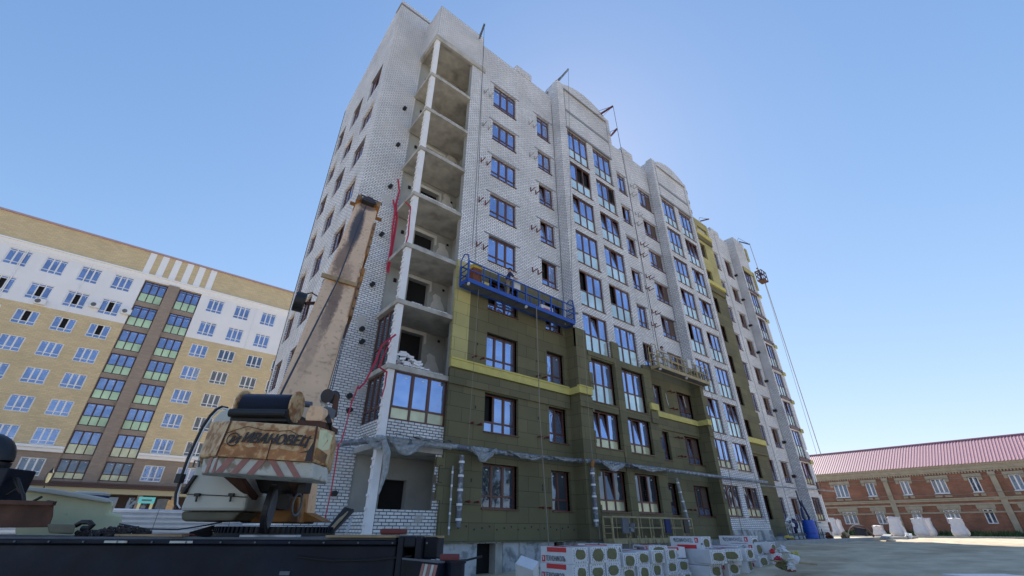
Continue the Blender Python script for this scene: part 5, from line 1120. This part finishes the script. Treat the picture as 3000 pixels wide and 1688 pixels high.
g = G(); g.loft(sec(base, W), sec(base + ax * Lb, W)); bo = g.obj('boom', 'cream', tc)
uv = bo.data.uv_layers.new(name='along')
for lp in bo.data.loops:
    q = bo.data.vertices[lp.vertex_index].co - base; uv.data[lp.index].uv = (q.dot(ax) / Lb, q.dot(wx) / W)
def boom_paint(src):     # worn paint: grease run and rust runs at fixed places along the boom
    m = src.copy(); m.name = 'boom_paint'; t = m.node_tree; b_ = t.nodes['Principled BSDF']; cur = b_.inputs['Base Color'].links[0].from_socket
    um = t.nodes.new('ShaderNodeUVMap'); um.uv_map = 'along'; sp = t.nodes.new('ShaderNodeSeparateXYZ'); t.links.new(um.outputs[0], sp.inputs[0])
    co = t.nodes.new('ShaderNodeTexCoord'); 
    def mt(op, a, b2=None, c2=None):
        n = t.nodes.new('ShaderNodeMath'); n.operation = op
        for i, x in enumerate((a, b2, c2)):
            if x is None: continue
            if isinstance(x, (int, float)): n.inputs[i].default_value = x
            else: t.links.new(x, n.inputs[i])
        return n.outputs[0]
    mp = t.nodes.new('ShaderNodeMapping'); mp.inputs['Scale'].default_value = (60, 5, 1); t.links.new(um.outputs[0], mp.inputs[0])
    no = t.nodes.new('ShaderNodeTexNoise'); no.inputs['Scale'].default_value = 1.0; no.inputs['Detail'].default_value = 10; no.inputs['Roughness'].default_value = 0.7; t.links.new(mp.outputs[0], no.inputs['Vector'])
    for f0, s0, a, bb, k, col, amt, nz in ((0.78, -0.25, 0.19, 0.50, -0.3, (0.045, 0.037, 0.045), 0.93, 1.3), (0.56, -0.45, 0.12, 0.45, 1.2, (0.16, 0.08, 0.05), 0.75, 3.0), (0.33, -0.05, 0.13, 0.34, 0.6, (0.13, 0.07, 0.045), 0.8, 3.0), (0.45, 0.0, 0.09, 0.6, 0.0, (0.33, 0.19, 0.11), 0.6, 3.0), (0.97, 0.0, 0.03, 0.9, 0.0, (0.10, 0.06, 0.05), 0.8, 2.0), (0.2, -0.3, 0.12, 0.35, 0.6, (0.38, 0.24, 0.16), 0.55, 3.5)):
        df = mt('SUBTRACT', sp.outputs[0], f0); ds = mt('SUBTRACT', mt('SUBTRACT', sp.outputs[1], s0), mt('MULTIPLY', df, k))
        e = mt('ADD', mt('POWER', mt('ABSOLUTE', mt('DIVIDE', df, a)), 2.0), mt('POWER', mt('ABSOLUTE', mt('DIVIDE', ds, bb)), 2.0))
        e = mt('ADD', e, mt('MULTIPLY', mt('SUBTRACT', no.outputs['Fac'], 0.5), nz))
        r = t.nodes.new('ShaderNodeMapRange'); r.inputs[1].default_value = 1.15; r.inputs[2].default_value = 0.45; r.inputs[3].default_value = 0; r.inputs[4].default_value = amt; t.links.new(e, r.inputs[0])
        x = t.nodes.new('ShaderNodeMix'); x.data_type = 'RGBA'; x.inputs['B'].default_value = (*col, 1); t.links.new(r.outputs[0], x.inputs['Factor']); t.links.new(cur, x.inputs['A']); cur = x.outputs['Result']
    t.links.new(cur, b_.inputs['Base Color']); return m
bo.data.materials[0] = boom_paint(M['cream'])
cc_ = 0.0
hd_ = base + ax * Lb
g = G(); g.loft(sec(hd_ - ax * 0.1, W * 0.85, 0.12, 0.6), sec(hd_ + ax * 0.35, W * 0.82, 0.12, 0.6)); g.obj('inner_boom', 'stain', tc)
g = G()
for s in (-1, 1):
    g.obox(hd_ + wx * s * W * 0.95 + ax * 0.0 + dn * 0.1, wx * 0.06, ax * 0.28, dn * 0.25)
    g.tube([hd_ + wx * s * W * 0.75 - ax * 0.1 - dn * 0.05, hd_ + wx * s * W * 0.75 + ax * 0.25 - dn * 0.05], 0.07, 12)
g.obj('head_roller', 'orange', tc)
g = G(); g.obox(hd_ - dn * 0.08 + ax * 0.02, wx * 0.22, ax * 0.16, dn * 0.08); g.tube([hd_ - dn * 0.12 + wx * -.1, hd_ - dn * 0.12 + wx * 0.25], 0.07, 10); g.obj('head_sheave', 'stain', tc)
g = G(); p = hd_ + ax * 0.45; g.tube([p - wx * 0.3 - dn * .02, p - wx * 0.3 + ax * 0.25, p - wx * 0.25 + ax * 0.28]  , 0.03, 6); g.tube([p + wx * 0.45, p + wx * 0.45 + ax * 0.22, p - wx * 0.1 + ax * 0.26, p - wx * 0.35 + ax * 0.3], 0.02, 6); g.box(*(tuple(p - Vector((.1, .1, .1))) + tuple(p + Vector((.1, .1, .1))))); g.obj('head_bracket', 'stain', tc)
g = G(); g.obox(hd_ + wx * W * 1.25 - ax * 0.75 + dn * 0.1, wx * 0.12, ax * 0.05, dn * 0.05); g.obox(hd_ - wx * W * 1.2 - ax * 0.2 + dn * 0.1, wx * 0.12, ax * 0.05, dn * 0.05); g.obj('guide_lug', 'orange', tc)
def side_plate(l0, l1, w, nm='side_plate'):
    g = G(); g.obox(base + ax * (l0 + l1) / 2 + wx * (W + 0.04) + dn * 0.3, wx * 0.035, ax * (l1 - l0) / 2, dn * w); o = g.obj(nm, 'orange', tc)
    g = G()
    for i in range(3):
        g.obox(base + ax * (l0 + (l1 - l0) * (i + 0.7) / 3.6) + wx * (W + 0.04) + dn * (0.3 - w - 0.001), wx * 0.02, ax * 0.05, dn * 0.004)
    g.obj('slot', 'black', o if 0 else tc)
side_plate(Lb * 0.62, Lb * 0.86, 0.3); side_plate(Lb * 0.3, Lb * 0.46, 0.3)
for f in (0.47, 0.515): g = G(); p = base + ax * Lb * f + wx * (W + 0.05) + dn * 0.1; g.tube([p - wx * 0.04, p + wx * 0.04], 0.16, 16); g.obj('side_roller', 'orange', tc)
g = G(); p = base + ax * Lb * 0.425 - dn * 0.05; g.bar(p - wx * W * 1.25, p + wx * W * 0.95, 0.06, 0.1); g.obj('cross_bar', 'wood', tc)
g = G(); p = base + ax * Lb * 0.33 - wx * (W + 0.3) + dn * 0.2; g.tube([p - wx * 0.1, p + wx * 0.1], 0.22, 28); g.obj('cable_reel', 'black', tc)
g = G(); g.bar(p + wx * 0.12, p + wx * 0.42 + ax * 0.2, 0.06); g.bar(p + wx * 0.42 + ax * 0.25, p + wx * 0.42 - ax * 0.35, 0.08); g.tube([p + ax * 0.33, p + wx * 0.15 + ax * 0.5, p + wx * 0.4 + ax * 0.35], 0.015, 6); g.obj('reel_arm', 'rust', tc)
g = G(); g.tube([at(805, 1190, 6.15), at(818, 1170, 6.6)], 0.01, 5); pr = base + ax * Lb * 0.97 - dn * 0.05 - wx * W * 0.1; g.tube([at(805, 1190, 6.2), base + ax * Lb * 0.42 - dn * 0.12 - wx * W * 0.22, pr], 0.016, 6); g.obj('hoist_rope', 'cable', tc)
for k in range(3):
    a = base + ax * Lb * (0.62 + 0.0 * k) + wx * (W + 0.06 + 0.0 * k) + dn * (0.5 + 0.1 * k); g = G(); g.tube([a, at(953 + 7 * k, 1165, 6.9)], 0.007, 5); g.obj('reeving_rope', 'cable', tc)
# slewing platform and its frame
g = G(); g.prism([at(730, 1452, 7.3), at(876, 1456, 7.3), at(873, 1532, 7.3), at(728, 1530, 7.3)], HF * 0.6); g.obj('slewing_frame', 'orange', tc, bevel=0.02)
g = G(); g.prism([at(655, 1398, 6.4), at(705, 1398, 6.4), at(745, 1452, 6.9), at(738, 1466, 6.9), at(722, 1456, 6.9)], HF * 0.12); g.obj('frame_arm', 'rust', tc)
g = G(); g.prism([at(838, 1402, 6.4), at(872, 1404, 6.4), at(880, 1440, 6.9), at(862, 1450, 6.9)], HF * 0.12); g.obj('frame_arm', 'rust', tc)
g = G(); g.prism([at(742, 1396, 7.0), at(872, 1400, 7.0), at(874, 1430, 7.0), at(850, 1445, 7.0), at(760, 1445, 7.0)], HF * 0.25); g.prism([at(700, 1400, 7.9), at(905, 1402, 7.9), at(900, 1535, 7.9), at(700, 1532, 7.9)], HF * 0.3); g.obj('shade_block', 'black', tc, bevel=0.03)  # black boxes added for the darkness around the slewing frame
g = G(); g.obox(at(826, 1468, 7.1), HR * 0.09, HF * 0.1, UP * 0.12); g.tube([at(826, 1470, 6.95), at(826, 1470, 7.1)], 0.1, 14); g.obj('slewing_motor', 'black', tc)
dd = (HR + HF * 0.30).normalized(); c = at(789, 1490, 6.7)
g = G(); g.tube([c - dd * 0.03, c + dd * 0.03], 0.30, 32); g.obj('sheave', 'black', tc); g = G(); g.tube([c + dd * 0.03, c + dd * 0.045], 0.24, 30); g.obj('sheave_face', 'mid', tc)
g = G(); c2 = at(848, 1478, 6.9); g.tube([c2 + dd * 0.1 + Vector((0, 0, 0.14 * math.cos(a))) + HF * 0.14 * math.sin(a) for a in [i * math.pi / 10 for i in range(21)]], 0.016, 6, cap=False); g.obj('ring', 'mid', tc)
g = G(); g.prism([at(878, 1528, 7.5), at(884, 1502, 7.5), at(892, 1500, 7.5), at(945, 1528, 7.5)], HF * 0.4); g.obj('gusset', 'orange', tc)
g = G(); g.prism([at(879, 1528, 7.55), at(893, 1410, 7.55), at(910, 1410, 7.55), at(896, 1528, 7.55)], HF * 0.3); g.obj('side_column', 'cream', tc)
g = G(); g.obox(at(895, 1418, 6.7), HR * 0.05, HF * 0.1, UP * 0.12); g.obj('lug', 'black', tc)
ctr = at(808, 1552, 7.6); r_ = 0.86
g = G(); g.tube([zfix(ctr, 1.50), zfix(ctr, 1.535)], r_ * 1.0, 48); g.tube([zfix(ctr, 1.535), zfix(ctr, 1.62)], r_ * 0.93, 48); g.obj('slewing_ring', 'black', tc)
g = G()
for i in range(72):
    a = 2 * math.pi * i / 72; p = zfix(ctr, 1.58) + HR * r_ * 0.94 * math.cos(a) + HF * r_ * 0.94 * math.sin(a); g.obox(p, (HR * -math.sin(a) + HF * math.cos(a)) * 0.014, (HR * math.cos(a) + HF * math.sin(a)) * 0.02, UP * 0.038)
g.obj('ring_teeth', 'bsteel', tc)
# operator's cab: shell in profile, then windscreen frame, skirt, latches
prof = [(524, 1497), (545, 1447), (566, 1385), (580, 1330), (600, 1280), (625, 1225), (645, 1204), (668, 1196), (690, 1215), (700, 1300), (705, 1400), (725, 1450), (715, 1497)]
g = G(); g.prism([at(u, v, 6.75) for u, v in prof], HF * 0.95); cab = g.obj('cab', 'cabw', tc, bevel=0.04)
g = G(); g.prism([at(u, v, 6.80) for u, v in ((531, 1498), (528, 1522), (540, 1528), (680, 1526), (704, 1500))], HF * 0.8); g.obj('cab_skirt', 'cabg', cab if 0 else tc, bevel=0.03)
g = G(); g.tube([at(u, v, 6.73) for u, v in ((545, 1448), (640, 1452), (725, 1457))], 0.006, 5); g.obj('cab_seam', 'black', tc)
for u in (578, 678):
    g = G(); g.obox(at(u, 1450, 6.72), HR * 0.035, HF * 0.02, UP * 0.02); g.tube([at(u - 1, 1452, 6.71), at(u - 4, 1470, 6.71)], 0.013, 6); g.obj('latch', 'black', tc)
fr_ = [(529, 1489), (521, 1477), (523, 1448), (539, 1399), (556, 1350), (578, 1300), (600, 1255), (622, 1222), (640, 1203), (655, 1196), (672, 1200)]
g = G(); g.tube([at(u - 6, v - 3, 6.9) for u, v in fr_], 0.026, 8); g.obj('windscreen_frame', 'black', tc)
g = G(); g.tube([at(u - 1, v, 6.88) for u, v in fr_], 0.011, 6); g.obj('windscreen_seal', 'wpaint', tc)
g = G(); g.obox(at(527, 1402, 6.8), HR * 0.04, HF * 0.05, UP * 0.06); g.obj('mirror', 'black', tc)
g = G(); g.obox(at(556, 1420, 6.74), HR * 0.02, HF * 0.04, UP * 0.12 + HR * 0.05); g.obj('cab_vent', 'black', tc)
g = G(); g.tube([at(565, 1368, 6.72), at(571, 1350, 6.72), at(585, 1352, 6.72), at(582, 1368, 6.72)], 0.012, 6); g.obj('grab_handle', 'mid', tc)
g = G(); g.prism([at(648, 1238, 6.5), at(664, 1205, 6.5), at(690, 1192, 6.5), at(702, 1196, 6.5), at(696, 1240, 6.5)], HF * 0.3); g.obj('hood', 'cabw', tc, bevel=0.02)
# chassis
zd = 1.5; cL, cR_ = -6.4, -0.0
def LC(u, hd): p = at(u, 1560, hd); return p.dot(HR)
def cb(a0, a1, h0, h1, z0, z1, nm, m, bev=0.0, par=None):
    g = G(); g.obox(loc((a0 + a1) / 2, (h0 + h1) / 2, (z0 + z1) / 2), HR * (a1 - a0) / 2, HF * (h1 - h0) / 2, UP * (z1 - z0) / 2); return g.obj(nm, m, par or tc, bevel=bev)
aR = LC(1167, 6.2); aL = LC(-500, 6.2)
cb(aL, aR, 6.2, 6.5, 1.02, 1.42, 'chassis_beam', 'bsteel', 0.02)
cb(aL, aR + 0.0, 6.16, 6.5, 1.424, 1.47, 'beam_flange', 'bsteel', 0.01)
cb(aL, aR - 0.05, 6.3, 9.0, 1.474, 1.498, 'deck', 'mid')
cb(aL, aR, 8.7, 9.0, 0.9, 1.47, 'chassis_beam', 'bsteel', 0.02)
cb(LC(980, 6.3), LC(1104, 6.3), 6.35, 7.2, 0.2, 1.015, 'tool_box', 'mid', 0.02)
cb(LC(560, 6.3), LC(900, 6.3), 6.7, 8.5, 0.3, 1.0, 'fuel_tank', 'black', 0.08)
for u in (300, 520):
    c = loc(LC(u, 6.6), 6.75, 0.52); g = G(); g.tube([c, c + HF * 0.03, c + HF * 0.3, c + HF * 0.33], [0.4, 0.52, 0.52, 0.4], 32); w_ = g.obj('wheel', 'black', tc); g = G(); g.tube([c - HF * 0.01, c + HF * 0.02], 0.25, 20); g.obj('rim', 'rust', w_) if 0 else g.obj('wheel_rim', 'rust', tc)
cb(LC(960, 6.25), LC(1165, 6.25), 6.2, 6.9, 1.502, 1.525, 'deck_plate', 'wood')
cb(LC(1095, 6.3), LC(1160, 6.3), 6.6, 7.0, 1.53, 1.6, 'deck_pad', 'redm', 0.02)
# outrigger housing with its square opening and the striped beam
hh = [(1168, 1700), (1167, 1590), (1172, 1568), (1186, 1560), (1233, 1560), (1275, 1568), (1276, 1610), (1236, 1612), (1236, 1700)]
g = G()
a0, a1 = LC(1168, 6.1), LC(1236, 6.1); z = [0.4, 1.16, 1.30, 1.52]
hx0, hx1 = LC(1186, 6.1), LC(1220, 6.1)
for (p0, p1, q0, q1) in ((a0, hx0, 0.5, 1.52), (hx1, a1, 1.16, 1.52), (hx0, hx1, 1.40, 1.52)): g.obox(loc((p0 + p1) / 2, 6.5, (q0 + q1) / 2), HR * (p1 - p0) / 2, HF * 0.4, UP * (q1 - q0) / 2)
g.obox(loc((a1 + LC(1277, 6.1)) / 2, 6.6, 1.39), HR * (LC(1277, 6.1) - a1) / 2, HF * 0.3, UP * 0.12); g.obox(loc((hx0 + hx1) / 2, 6.85, 1.2), HR * (hx1 - hx0) / 2, HF * 0.02, UP * 0.3)
g.obj('outrigger_housing', 'bsteel', tc, bevel=0.02)
pA, pB, pC, pD = at(1180, 1621, 6.1), at(1218, 1620, 6.3), at(1312, 1650, 5.9), at(1281, 1668, 5.7)
for p in (pA, pB, pC, pD): p.z = (pA.z + pC.z) / 2
g = G(); g.prism([p - UP * 0.001 for p in (pA, pD, pC, pB)], UP * -0.02); g.obj('outrigger_cover', 'mid', tc)
g = G(); g.prism([p - UP * 0.022 for p in (pA, pD, pC, pB)], UP * -0.4); g.obj('outrigger_beam', 'bsteel', tc)
d_ = (pD - pA).normalized(); nrm = d_.cross(UP).normalized()
for i in range(5):
    s = (pD - pA).length * (0.60 + 0.085 * i); g = G(); q = pA + d_ * s - UP * 0.04 + nrm * 0.004; g.prism([q, q + d_ * 0.045, q + d_ * (0.045 - 0.1) - UP * 0.36, q + d_ * (-0.1) - UP * 0.36], nrm * 0.004); g.obj('warning_stripe', 'cred' if i % 2 == 0 else 'cwht', tc)
c = at(1333, 1670, 5.9); g = G(); g.tube([zfix(c, 0.1), zfix(c, at(1333, 1650, 5.9).z)], 0.11, 16); g.tube([zfix(c, at(1333, 1650, 5.9).z), zfix(c, at(1333, 1642, 5.9).z)], 0.125, 16); g.obj('outrigger_jack', 'bsteel', tc)
g = G(); p = at(1320, 1636, 5.95); g.tube([p - HR * 0.12, p + HR * 0.1], 0.045, 10); g.obj('jack_pad', 'redm', tc)
# driver's cab of the truck
cp = [(61, 1430), (324, 1466), (335, 1476), (319, 1501), (360, 1507), (345, 1600), (100, 1600), (46, 1600), (40, 1480)]
g = G(); g.prism([at(u, v, 7.6) for u, v in cp], vdir(345) * 1.6); g.obj('truck_cab', 'lime', tc, bevel=0.04)
g = G(); g.prism([at(u, v, 7.5) for u, v in ((60, 1424), (150, 1432), (240, 1446), (318, 1460), (326, 1468), (318, 1474), (230, 1460), (140, 1446), (58, 1436))], vdir(330) * 1.7); g.obj('truck_cab_roof', 'cabw', tc, bevel=0.02)
c = at(266, 1452, 7.9); g = G(); g.tube([c, c + UP * 0.03, c + UP * 0.05], [0.24, 0.25, 0.2], 28); g.obj('roof_hatch', 'cabw', tc); g = G(); g.tube([c - UP * 0.035, c], 0.245, 28); g.obj('hatch_seal', 'navy', tc)
g = G(); c = at(-92, 1348, 6.5); n = 30
for k_ in range(1):
    pts = [c + HR * 0.3 * math.cos(2 * math.pi * i / n) + UP * 0.26 * math.sin(2 * math.pi * i / n) + HF * 0.15 for i in range(n + 1)]; g.tube(pts, 0.13, 10, cap=False)
g.obj('spare_wheel', 'black', tc, smooth=True)
g = G(); g.obox(at(-30, 1440, 6.6), HR * 0.32, HF * 0.2, UP * 0.28); g.obj('wheel_bracket', 'bsteel', tc, bevel=0.02)
g = G(); g.prism([at(u, v, 6.4) for u, v in ((-200, 1468), (158, 1476), (155, 1512), (142, 1545), (-200, 1548))], vdir(158) * 0.5); g.obj('rusty_bin', 'rust', tc, bevel=0.01)
g = G(); g.bar(at(-200, 1466, 6.35), at(160, 1475, 6.35), 0.05); g.obj('bin_rim', 'rust', tc)
for l in ([(60, 1440), (40, 1400), (52, 1402), (60, 1425), (68, 1450), (70, 1468)], [(20, 1450), (50, 1432), (70, 1450), (72, 1475)], [(94, 1471), (110, 1462), (122, 1456)], [(125, 1474), (140, 1470), (156, 1472)]):
    g = G(); g.tube([at(u, v, 6.5) for u, v in l], 0.018, 6); g.obj('hose', 'black', tc)
g = G(); g.tube([at(u, v, 6.3) for u, v in ((520, 1668), (560, 1680), (620, 1683), (680, 1668), (700, 1660))], 0.012, 6); g.obj('hose', 'mid', tc)
g = G(); g.tube([at(u, v, 7.2) for u, v in ((350, 1535), (430, 1550), (520, 1552), (600, 1540), (650, 1530))], 0.01, 5); g.obj('hose', 'cable', tc)
g = G(); q = loc(LC(620, 6.18), 6.15, 1.2); g.obox(loc(LC(860, 6.19), 6.19, 1.13), HR * 0.06, HF * 0.01, UP * 0.02); g.obj('lug', 'mid', tc)
for u in (350, 540):
    g = G(); g.obox(loc(LC(u, 6.15), 6.15, 1.448), HR * 0.14, HF * 0.004, UP * 0.012); g.obj('reflector', 'cwht', tc)
g = G()
for i in range(26):
    p = loc(aL + 0.3 + i * 0.42, 6.155, 1.447); g.tube([p, p - HF * 0.012], 0.012, 6)
g.obj('bolt_row', 'mid', tc)
for k, (a_, b_) in enumerate(((-2.6, -1.2), (-0.9, -0.35))):
    g = G(); g.tube([loc(a_, 6.17, 1.30), loc((a_ * 2 + b_) / 3, 6.17, 1.26), loc((a_ + 2 * b_) / 3, 6.17, 1.27), loc(b_, 6.17, 1.31)], 0.012, 6); g.obj('hose', 'black', tc)
for a_, l_, h_, z_, m_ in ((-4.6, 0.5, 6.4, 1.515, 'wood'), (-3.1, 0.35, 6.45, 1.512, 'plinth'), (-1.3, 0.45, 6.42, 1.51, 'wood')):
    g = G(); g.obox(loc(a_, h_, z_), (HR * 0.98 + HF * random.uniform(-.2, .2)) * l_, HF * 0.07, UP * 0.012); tag(g.obj('deck_board', m_), {-4.6: 'worn timber board at the far left of the truck deck', -3.1: 'grey board lying flat on the deck by the chain', -1.3: 'timber board on the deck in front of the slewing ring'}[a_], 'board')
# loose things on the deck
g = G(); g.prism([at(u, v, 6.35) for u, v in ((138, 1535), (222, 1537), (215, 1566), (143, 1563))], vdir(220) * 0.3); tag(g.obj('block', 'cabg', bevel=0.02), 'mossy wooden block lying on the dark truck deck', 'block')
ch_ = thing('chain', 'dark heap of chain lying on the truck deck', 'chain', at(340, 1560, 6.5)); random.seed(6); g = G()
for i in range(260):
    t = random.random(); u = 225 + 215 * t; top = 12 + 14 * math.sin(math.pi * min(1, max(0, (u - 280) / 160))); v = 1571 - random.random() * top
    p = at(u, v, 6.4 + random.random() * 0.25); a = random.uniform(0, 3.14); d1 = (HR * math.cos(a) + UP * math.sin(a) * 0.5 + HF * random.uniform(-.5, .5)).normalized(); d2 = d1.cross(HF + UP * random.uniform(-1, 1)).normalized()
    g.tube([p + d1 * 0.032 * math.cos(b_) + d2 * 0.02 * math.sin(b_) for b_ in [j * math.pi / 4 for j in range(9)]], 0.008, 4, cap=False)
g.obj('links', 'stain', ch_)
br0 = thing('broom', 'broom with a bushy dark head lying on the truck deck', 'broom', at(520, 1566, 6.4))
g = G(); g.tube([at(436, 1568, 6.4), at(592, 1566, 6.4)], 0.014, 6); g.obj('broomstick', 'redm', br0)
g = G(); c = at(588, 1566, 6.4); random.seed(1)
for i in range(260):
    d = (HR * 1.0 + UP * random.uniform(-.25, 0.75) + HF * random.uniform(-.3, .3)); g.tube([c + UP * random.uniform(-.02, .03) - HR * 0.15, c + d * 0.13 * random.uniform(.7, 1.1)], 0.0035, 3)
g.obj('bristles', 'black', br0)
g = G(); g.tube([at(u, v, 6.45) for u, v in ((222, 1540), (240, 1530), (262, 1530), (272, 1540), (262, 1548), (240, 1548))], 0.03, 8); tag(g.obj('hose_coil', 'black'), 'short coil of black hose beside the chain heap', 'hose')
# bundle of pipes and laths leaning on the loggia parapet behind the crane
def pw(u, v, y): return onY(u, v, y)
g = G()
for k in range(4): g.tube([pw(955 + 6 * k, 1560, 14.6), pw(1012 + 7 * k, 1490 + 2 * k, 15.2)], 0.06, 8)
tag(g.obj('pipe_bundle', 'black'), 'bundle of black pipes leaning on the brick parapet', 'pipes')
g = G(); g.bar(pw(962, 1560, 14.4), pw(1016, 1500, 15.1), 0.1, 0.04); tag(g.obj('lath', 'wood'), 'pale lath leaning beside the black pipes', 'lath')
g = G(); g.bar(pw(1015, 1560, 14.6), pw(1032, 1515, 15.2), 0.07, 0.03); tag(g.obj('lath', 'plinth'), 'short grey lath leaning on the brick parapet', 'lath')

# ---------------------------------------------------------------- yard between the crane and the left building
fe = thing('metal_fence', 'shiny fence of horizontally ribbed galvanised sheet behind the crane', 'fence', (-4, 24, 0.8))
a = onY(300, 1497, 24.0); c = onY(960, 1505, 24.0); zt_ = a.z
for i in range(6):
    x0 = -9 + i * 2.6; x1 = x0 + 2.58; g = G(); z = 0.2
    while z < zt_ - 0.03: g.add([(x0, 24.0, z), (x1, 24.0, z), (x1, 23.95, z + 0.05), (x0, 23.95, z + 0.05), (x0, 23.95, z + 0.12), (x1, 23.95, z + 0.12), (x1, 24.0, z + 0.17), (x0, 24.0, z + 0.17)], [(0, 1, 2, 3), (3, 2, 5, 4), (4, 5, 6, 7)]); z += 0.17
    g.obj('ribbed_sheet', 'fence', fe)
for i in range(7): g = G(); g.box(-9.03 + i * 2.6, 24.02, 0.1, -8.95 + i * 2.6, 24.1, zt_); g.obj('post', 'mid', fe)
def lamp(u0, v0, u1, v1, y, lab):
    b0 = onY(u0, v0, y); t0 = onY(u1, v1, y); x = (b0.x + t0.x) / 2; x = t0.x; h = t0.z
    t = thing('street_lamp', lab, 'street lamp', (x, y, 1.0), 'street lamps in front of the tan building')
    g = G(); g.tube([(x, y, 0.9), (x, y, 1.8), (x, y, 1.9), (x, y, h - 0.75)], [0.08, 0.07, 0.045, 0.035], 10); g.obj('pole', 'black', t)
    g = G(); g.tube([(x, y, h - 0.75), (x, y, h - 0.7), (x, y, h - 0.2)], [0.03, 0.07, 0.11], 6); g.obj('lantern', 'lowery', t)
    g = G(); g.tube([(x, y, h - 0.2), (x, y, h - 0.17), (x, y, h), (x, y, h + 0.15)], [0.14, 0.14, 0.06, 0.01], 8); g.obj('lantern_cap', 'black', t)
    g = G()
    for s in (-1, 1): g.tube([(x + s * 0.05, y, h - 0.8), (x + s * 0.17, y, h - 0.5), (x + s * 0.13, y, h - 0.18)], 0.02, 5)
    g.obj('lantern_frame', 'black', t)
lamp(42, 1404, 52, 1378, 42, 'black lantern lamp at the left edge, beside the spare wheel'); lamp(130, 1429, 154, 1376, 40, 'black lantern lamp between the two lowest white windows and the balcony bay')
q0 = onY(402, 1474, 46); q1 = onY(443, 1457, 46); sg = thing('info_sign', 'turquoise framed board on two pale posts beyond the fence', 'sign', (q0.x + .5, 46, 1.0))
g = G(); x0, x1, z0, z1 = q0.x, q1.x + 0.3, q0.z, q1.z
for bx in ((x0, z0, x1, z0 + 0.15), (x0, z1 - 0.15, x1, z1), (x0, z0 + 0.15, x0 + 0.2, z1 - 0.15), (x1 - 0.2, z0 + 0.15, x1, z1 - 0.15)): g.box(bx[0], 46, bx[1], bx[2], 46.1, bx[3])
g.obj('board_frame', 'cyan', sg); g = G(); g.box(x0 + 0.2, 46.02, z0 + 0.15, x1 - 0.2, 46.08, z1 - 0.15); g.obj('board', 'mid', sg)
for xx in (x0 + 0.05, x1 - 0.2): g = G(); g.box(xx, 46.1, 0.9, xx + 0.18, 46.25, z0 + 0.1); g.obj('post', 'lowery', sg)
g = G(); q = onY(497, 1480, 50); g.box(q.x - 0.2, 50, 0.9, q.x + 0.25, 50.2, q.z + 0.4); tag(g.obj('bollard', 'wood'), 'orange brown post beyond the ribbed fence', 'post')
# trees behind the camera side, seen only as reflections in the lower windows and past the lens
def tree(x, y, h, r, lab):
    t = thing('tree', lab, 'tree', (x, y, 0)); g = G(); g.tube([(x, y, 0), (x + 0.1, y, h * 0.3), (x - 0.1, y + 0.1, h * 0.6), (x, y, h * 0.85)], [0.28, 0.22, 0.14, 0.04], 8)
    for k in range(6):
        a = random.uniform(0, 6.28); z0 = h * random.uniform(0.3, 0.6); g.tube([(x, y, z0), (x + r * 0.4 * math.cos(a), y + r * 0.4 * math.sin(a), z0 + h * 0.12), (x + r * 0.75 * math.cos(a), y + r * 0.75 * math.sin(a), z0 + h * 0.22)], [0.09, 0.06, 0.02], 5)
    g.obj('trunk', 'bark', t); g = G()
    for k in range(1500):
        a = random.uniform(0, 6.28); b_ = math.acos(random.uniform(-1, 1)); rr = r * random.uniform(0.5, 1.0) * (0.8 + 0.3 * math.sin(a * 3 + b_ * 2)); p = Vector((x + rr * math.sin(b_) * math.cos(a), y + rr * math.sin(b_) * math.sin(a), h * 0.65 + rr * 0.85 * math.cos(b_)))
        d1 = Vector((random.uniform(-1, 1), random.uniform(-1, 1), random.uniform(-1, 1))).normalized() * 0.22; d2 = d1.cross(Vector((random.uniform(-1, 1), random.uniform(-1, 1), 1))).normalized() * 0.14
        g.add([p - d1, p + d2, p + d1, p - d2], [(0, 1, 2, 3)])
    g.obj('crown', 'leaf', t)

random.seed(77)
for i, (x, y, h, r, lb_) in enumerate(((6, -16, 9, 3.2, 'leafy tree across the yard, left one, mirrored in the ground floor windows'), (16, -20, 11, 3.8, 'tall leafy tree across the yard mirrored in the olive wall windows'), (27, -17, 8, 3.0, 'small leafy tree across the yard mirrored in the bay windows'), (40, -22, 11, 3.8, 'leafy tree across the yard, right one, mirrored in the far windows'))):
    tree(x, y, h, r, lb_)
